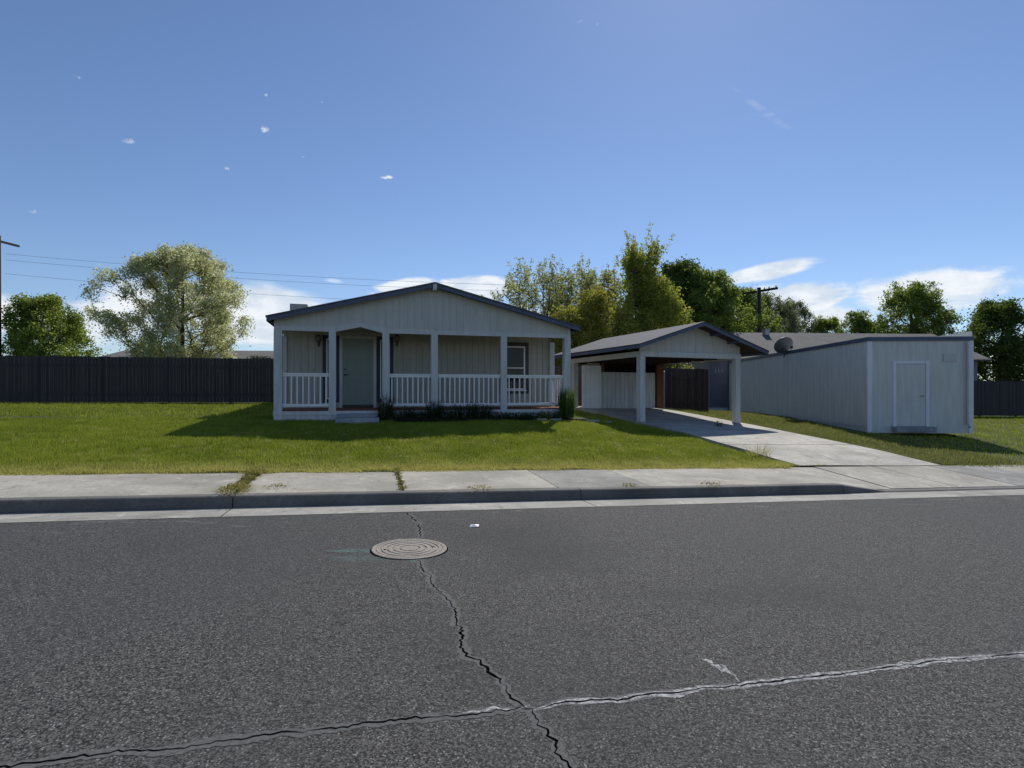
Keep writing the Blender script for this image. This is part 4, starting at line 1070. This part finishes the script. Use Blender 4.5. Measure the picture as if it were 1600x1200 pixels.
# ------------------------------------------------------------------ plants
def clump(name, x, y, h, spread, n, w, mat, label, cat, group=None, seed=0, leaves=0, z=None, lean=.5, lsz=.03):
    r = np.random.default_rng(seed+100); z = gz(x, y)+.03 if z is None else z
    V = []
    for k in range(n):
        th = r.random()*2*math.pi; rr = spread*.45*math.sqrt(r.random()); hh = h*(.45+.55*r.random()); ln = r.random()*spread*lean
        bx, by = rr*math.cos(th), rr*math.sin(th); dx, dy = math.cos(th)*ln, math.sin(th)*ln; a = r.random()*math.pi
        wx, wy = math.cos(a)*w/2, math.sin(a)*w/2
        p0 = (bx, by, 0); p1 = (bx+dx*.35, by+dy*.35, hh*.55); p2 = (bx+dx, by+dy, hh)
        V += [(p0[0]-wx, p0[1]-wy, 0), (p0[0]+wx, p0[1]+wy, 0), (p1[0]+wx*.8, p1[1]+wy*.8, p1[2]), (p1[0]-wx*.8, p1[1]-wy*.8, p1[2])]
        V += [(p1[0]-wx*.8, p1[1]-wy*.8, p1[2]), (p1[0]+wx*.8, p1[1]+wy*.8, p1[2]), (p2[0]+wx*.1, p2[1]+wy*.1, p2[2]), (p2[0]-wx*.1, p2[1]-wy*.1, p2[2])]
    for k in range(leaves):
        th = r.random()*2*math.pi; rr = spread*.6*math.sqrt(r.random()); zz = h*.85*r.random()**.8*(1.1-.5*rr/spread)
        c = np.array([rr*math.cos(th), rr*math.sin(th), zz+.02]); a = r.normal(0, 1, 3); a /= np.linalg.norm(a); b = np.cross(a, r.normal(0, 1, 3)); b /= np.linalg.norm(b)
        s = lsz*(.6+r.random()); V += [c-a*s, c-b*s*.6, c+a*s, c+b*s*.6]
    o = quads(name, np.array(V, float), mat); o.location = (x, y, z); tag(o, label, cat, group); return o
GP = 'plants in the bed along the porch'
bedp = [(ha(602), -.25, .62, .34, 'shrub', 'dark spiky plant in the bed right beside the entrance step'),
        (ha(628), -.22, .34, .5, 'shrub', 'low dark plant under the first railing right of the entrance'),
        (ha(652), -.25, .30, .5, 'shrub', 'low dark plant just left of the fourth porch post'),
        (ha(678), -.24, .46, .34, 'shrub', 'thin dark plant in front of the fourth porch post'),
        (ha(704), -.25, .33, .55, 'shrub', 'low dark plant just right of the fourth porch post'),
        (ha(727), -.25, .42, .6, 'shrub', 'bushy dark plant under the middle of the long railing'),
        (ha(750), -.25, .40, .5, 'shrub', 'bushy dark plant at the right part of the long railing'),
        (ha(775), -.42, .17, .55, 'shrub', 'low dark plant left of the fifth porch post'),
        (ha(802), -.45, .15, .6, 'shrub', 'low dark plant right of the fifth porch post'),
        (ha(828), -.45, .15, .6, 'shrub', 'low dark plant below the window end of the porch'),
        (ha(852), -.45, .20, .5, 'shrub', 'small leafy plant left of the tall corner shrub')]
for k, (a, b, h, sp, mt, lb) in enumerate(bedp):
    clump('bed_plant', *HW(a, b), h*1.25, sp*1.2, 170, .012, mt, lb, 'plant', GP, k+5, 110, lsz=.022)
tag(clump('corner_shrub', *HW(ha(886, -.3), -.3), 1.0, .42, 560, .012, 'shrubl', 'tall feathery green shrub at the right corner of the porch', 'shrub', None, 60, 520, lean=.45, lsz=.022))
# bed soil and its thin edging
bs = MB(); bp = [HW(3.15, .0), HW(3.15, -.62), HW(8.1, -.66), HW(8.85, -.5), HW(8.85, .0)]
bs.add([(*p, gz(*p)+.05) for p in bp], [tuple(range(5))]); tag(bs.build('planting_bed', 'soil'), 'dark soil bed along the foot of the porch', kind='structure')
eg = empty('bed_edging', (*HW(7.0, -.72), gz(*HW(7.0, -.72))), HA); tag(eg, 'thin pale edging strip in front of the porch bed', 'edging')
for k, (a0, a1) in enumerate(((.15, .45), (.55, .9), (1.7, 2.1), (2.3, 2.5))):
    zz = gz(*HW(7.0+a0, -.72))-gz(*HW(7.0, -.72)); MB().box(a0, a1, -.02, .02, zz-.05, zz+.05).build('strip', 'stepcon', eg)
# weeds in the pavement joints
def weed(tt, mm_, h, sp, n, lb, k, base='walk'):
    X, Y = xy(tt, mm_); z = float(walk_z(tt, mm_))-.01
    clump('weed_tuft', X, Y, h, sp, n, .008, 'weed', lb, 'weed', 'weeds growing in the pavement joints', 200+k, int(n*1.6), z, 1.1, .011)
t1, t2 = sj[7], sj[8]
for k, (dm, h, sp) in enumerate([(.3, .09, .34), (.55, .07, .22), (.85, .05, .14), (1.2, .06, .16), (1.6, .08, .2), (1.85, .10, .26)]):
    weed(t1-.04, dm, h, sp, 160, ['largest yellowed weed tuft at the kerb end of the left pavement joint', 'second weed tuft from the kerb in the left pavement joint', 'third weed tuft from the kerb in the left pavement joint',
         'fourth weed tuft from the kerb in the left pavement joint', 'fifth weed tuft from the kerb in the left pavement joint', 'weed tuft where the left pavement joint meets the lawn'][k], k)
for k, (dm, h, sp) in enumerate([(.3, .05, .14), (.7, .06, .12), (1.15, .05, .12), (1.55, .09, .14), (1.85, .07, .14)]):
    weed(t2, dm, h, sp*.75, 40, ['weed tuft at the kerb end of the joint above the manhole', 'second weed from the kerb in the joint above the manhole', 'middle weed in the joint above the manhole',
         'tall thin weed in the joint above the manhole', 'weed at the lawn end of the joint above the manhole'][k], 20+k)
for k, (px, py, n_, sp, lb) in enumerate([(750, 764, 60, .3, 'flat dry weed at the pavement edge right of the manhole joint'), (430, 770, 40, .25, 'sparse dry weed on the pavement edge near the left joint'),
        (990, 755, 45, .2, 'tiny weed in the pavement joint near the right end of the house'), (1150, 757, 60, .28, 'dry weed at the kerb end of the joint below the carport')]):
    d = 1.38*F/(py-HY); X = tx(px, d); tq, mq = tm(X, d); weed(tq, min(max(mq, .22), 1.8), .035, sp, n_, lb, 40+k)
X, Y = 5.75, 11.75
clump('grass_tuft', 5.45, 12.25, .3, .5, 60, .012, 'grass', 'long grass tuft at the lawn corner beside the driveway', 'grass tuft', None, 300, 0)
P = (.373*17.4, 17.4); clump('driveway_weed', P[0], P[1], .16, .2, 26, .012, 'shrub', 'small dark weed in the driveway before the right carport post', 'weed', None, 301, 24, gz(*P)+.08, .9)

# ------------------------------------------------------------------ world: sky with clouds
SUN_EL, SUN_AZ = R(45), R(19)                  # azimuth to the right of the view direction (+Y)
w = bpy.data.worlds.new('World'); bpy.context.scene.world = w; w.use_nodes = True
nt = w.node_tree; nt.nodes.clear()
out = N(nt, 'ShaderNodeOutputWorld'); bg = N(nt, 'ShaderNodeBackground'); L(nt, bg.outputs[0], out.inputs[0])
sky = N(nt, 'ShaderNodeTexSky'); sky.sky_type = 'NISHITA'; sky.sun_disc = False; sky.sun_elevation = SUN_EL; sky.sun_rotation = SUN_AZ
sky.altitude = 400; sky.air_density = 1.0; sky.dust_density = .15; sky.ozone_density = 2.2
tc = N(nt, 'ShaderNodeTexCoord'); nv = N(nt, 'ShaderNodeVectorMath', operation='NORMALIZE'); L(nt, tc.outputs['Generated'], nv.inputs[0])
sp = N(nt, 'ShaderNodeSeparateXYZ'); L(nt, nv.outputs[0], sp.inputs[0])
az = math_(nt, 'ARCTAN2', sp.outputs[0], sp.outputs[1]); el = math_(nt, 'ARCSINE', sp.outputs[2])
cb = N(nt, 'ShaderNodeCombineXYZ'); L(nt, az, cb.inputs[0]); L(nt, el, cb.inputs[1])
ang = cb.outputs[0]
def adir(px, py):
    a = math.atan((px-800)/F); return a, math.atan((HY-py)/F*math.cos(a))
big = noise(nt, N(nt, 'ShaderNodeMapping', i_Scale=(1, 2.6, 1)).outputs[0], 1, 1)
def stretched(sx, sy, scale, detail, rough, dist=0):
    mp = N(nt, 'ShaderNodeMapping'); mp.inputs['Scale'].default_value = (sx, sy, 1); L(nt, ang, mp.inputs[0])
    return noise(nt, mp.outputs[0], scale, detail, rough, dist)
nA = stretched(1, 2.4, 14, 8, .62, .3); nB = stretched(1, 1.3, 60, 6, .7, .2); nC = stretched(1, 4.5, 7, 7, .6, .8)
CL = [  # px, py, half width px, half height px, rotation deg, strength, noise
    (405, 500, 150, 56, 0, 1.7, 'A'), (395, 490, 170, 60, 0, 1.6, 'C'), (440, 470, 90, 14, -12, .95, 'C'), (410, 452, 45, 8, -25, .75, 'C'), (300, 480, 220, 60, 0, 1.2, 'A'), (100, 500, 260, 55, 0, 1.3, 'A'),
    (522, 439, 28, 7, -5, .75, 'C'), (575, 420, 50, 6, -6, .45, 'C'), (635, 447, 70, 17, 8, 1.5, 'A'), (745, 452, 85, 27, 0, 1.9, 'A'), (690, 470, 200, 30, 0, 1.3, 'A'),
    (1095, 418, 25, 6, 0, .5, 'C'), (1200, 424, 105, 18, 8, 1.5, 'C'), (1250, 412, 80, 10, 2, .8, 'C'), (1225, 468, 150, 34, 2, 1.8, 'A'), (1200, 505, 220, 46, 0, 1.7, 'A'), (1450, 455, 240, 50, 0, 1.3, 'A'),
    (900, 500, 400, 38, 0, .9, 'C'), (1195, 175, 95, 16, -38, .62, 'C'), (1150, 140, 40, 8, -30, .5, 'C'), (604, 277, 20, 6, 5, 1.0, 'B'), (414, 201, 16, 12, 30, .9, 'B'), (474, 244, 9, 6, 20, .85, 'B'), (416, 149, 10, 7, 0, .75, 'B'),
    (376, 175, 10, 9, -20, .6, 'B'), (502, 159, 10, 5, 10, .7, 'B'), (355, 264, 12, 8, 0, .8, 'B'), (906, 33, 13, 7, 20, .85, 'B'), (932, 38, 7, 7, 0, .9, 'B'), (403, 59, 9, 5, 20, .55, 'B'),
    (662, 80, 9, 7, 20, .5, 'B'), (594, 134, 8, 6, 0, .45, 'B'), (463, 166, 6, 5, 0, .5, 'B'), (521, 173, 5, 4, 0, .5, 'B'), (415, 297, 9, 6, 20, .55, 'B'), (462, 198, 6, 4, 0, .5, 'B'), (777, 98, 7, 6, 0, .35, 'B'),
    (200, 220, 30, 10, 10, .8, 'B'), (120, 120, 24, 12, -10, .7, 'B'), (260, 300, 18, 8, 0, .7, 'B'), (1400, 250, 120, 16, -20, .4, 'C'), (60, 330, 40, 10, 5, .8, 'B')]
acc = {}
for (px, py, hw, hh, rot, st, nk) in CL:
    a, e = adir(px, py); a2, _ = adir(px+hw, py); _, e2 = adir(px, py-hh)
    mp = N(nt, 'ShaderNodeMapping', vector_type='TEXTURE'); mp.inputs['Location'].default_value = (a, e, 0)
    mp.inputs['Rotation'].default_value = (0, 0, R(rot)); mp.inputs['Scale'].default_value = (max(abs(a2-a), .003), max(abs(e2-e), .003), 1)
    L(nt, ang, mp.inputs[0]); ln = N(nt, 'ShaderNodeVectorMath', operation='LENGTH'); L(nt, mp.outputs[0], ln.inputs[0])
    f = N(nt, 'ShaderNodeMapRange'); f.interpolation_type = 'SMOOTHSTEP'; f.inputs[1].default_value = 1.35; f.inputs[2].default_value = .1; f.inputs[3].default_value = 0; f.inputs[4].default_value = st
    L(nt, ln.outputs['Value'], f.inputs[0])
    acc[nk] = f.outputs[0] if nk not in acc else math_(nt, 'MAXIMUM', acc[nk], f.outputs[0])
def cover(mask, nz_, lo, hi):
    return math_(nt, 'MULTIPLY', ramp(nt, math_(nt, 'MULTIPLY', mask, nz_), lo, hi), math_(nt, 'MINIMUM', mask, 1.0))
cov_ = math_(nt, 'MAXIMUM', cover(acc['A'], nA, .29, .56), math_(nt, 'MAXIMUM', cover(acc['B'], nB, .34, .52), cover(acc['C'], nC, .22, .52)))
cov_ = math_(nt, 'MULTIPLY', cov_, .9)
ccol = mixc(nt, ramp(nt, nA, .35, .65), (6.6, 7.4, 8.4), (9.6, 9.8, 10.0))
CCOL = ccol
skyc = mixc(nt, 1.0, sky.outputs[0], (.885, .945, 1.075), 'MULTIPLY')
final = mixc(nt, cov_, skyc, ccol)
L(nt, final, bg.inputs['Color']); bg.inputs['Strength'].default_value = .107

# ------------------------------------------------------------------ sun and camera
sl = bpy.data.lights.new('sun', 'SUN'); sl.energy = 4.3; sl.angle = R(.53); sl.color = (1, .955, .88)
so_ = bpy.data.objects.new('sun', sl); C.objects.link(so_)
so_.rotation_euler = (math.pi/2-SUN_EL, 0, math.pi-SUN_AZ)   # the lamp shines along local -Z
from mathutils import Vector
sd_ = Vector((math.sin(SUN_AZ)*math.cos(SUN_EL), math.cos(SUN_AZ)*math.cos(SUN_EL), math.sin(SUN_EL)))
so_.rotation_euler = sd_.to_track_quat('Z', 'Y').to_euler(); so_.location = (5, 20, 30)
cam = bpy.data.cameras.new('camera'); co = bpy.data.objects.new('camera', cam); C.objects.link(co)
co.location = (0, 0, EYE); co.rotation_euler = (math.pi/2, 0, 0)
cam.sensor_width = 36; cam.lens = F/1600*36; cam.shift_y = (HY-600)/1600; cam.clip_end = 3000; cam.clip_start = .05
sc = bpy.context.scene; sc.camera = co
sc.render.resolution_x = 1024; sc.render.resolution_y = 768
sc.view_settings.view_transform = 'Standard'; sc.view_settings.look = 'None'; sc.view_settings.exposure = -.1; sc.view_settings.gamma = 1
sc.render.engine = 'CYCLES'
sc.cycles.max_bounces = 6; sc.cycles.diffuse_bounces = 3; sc.cycles.glossy_bounces = 2; sc.cycles.transmission_bounces = 3
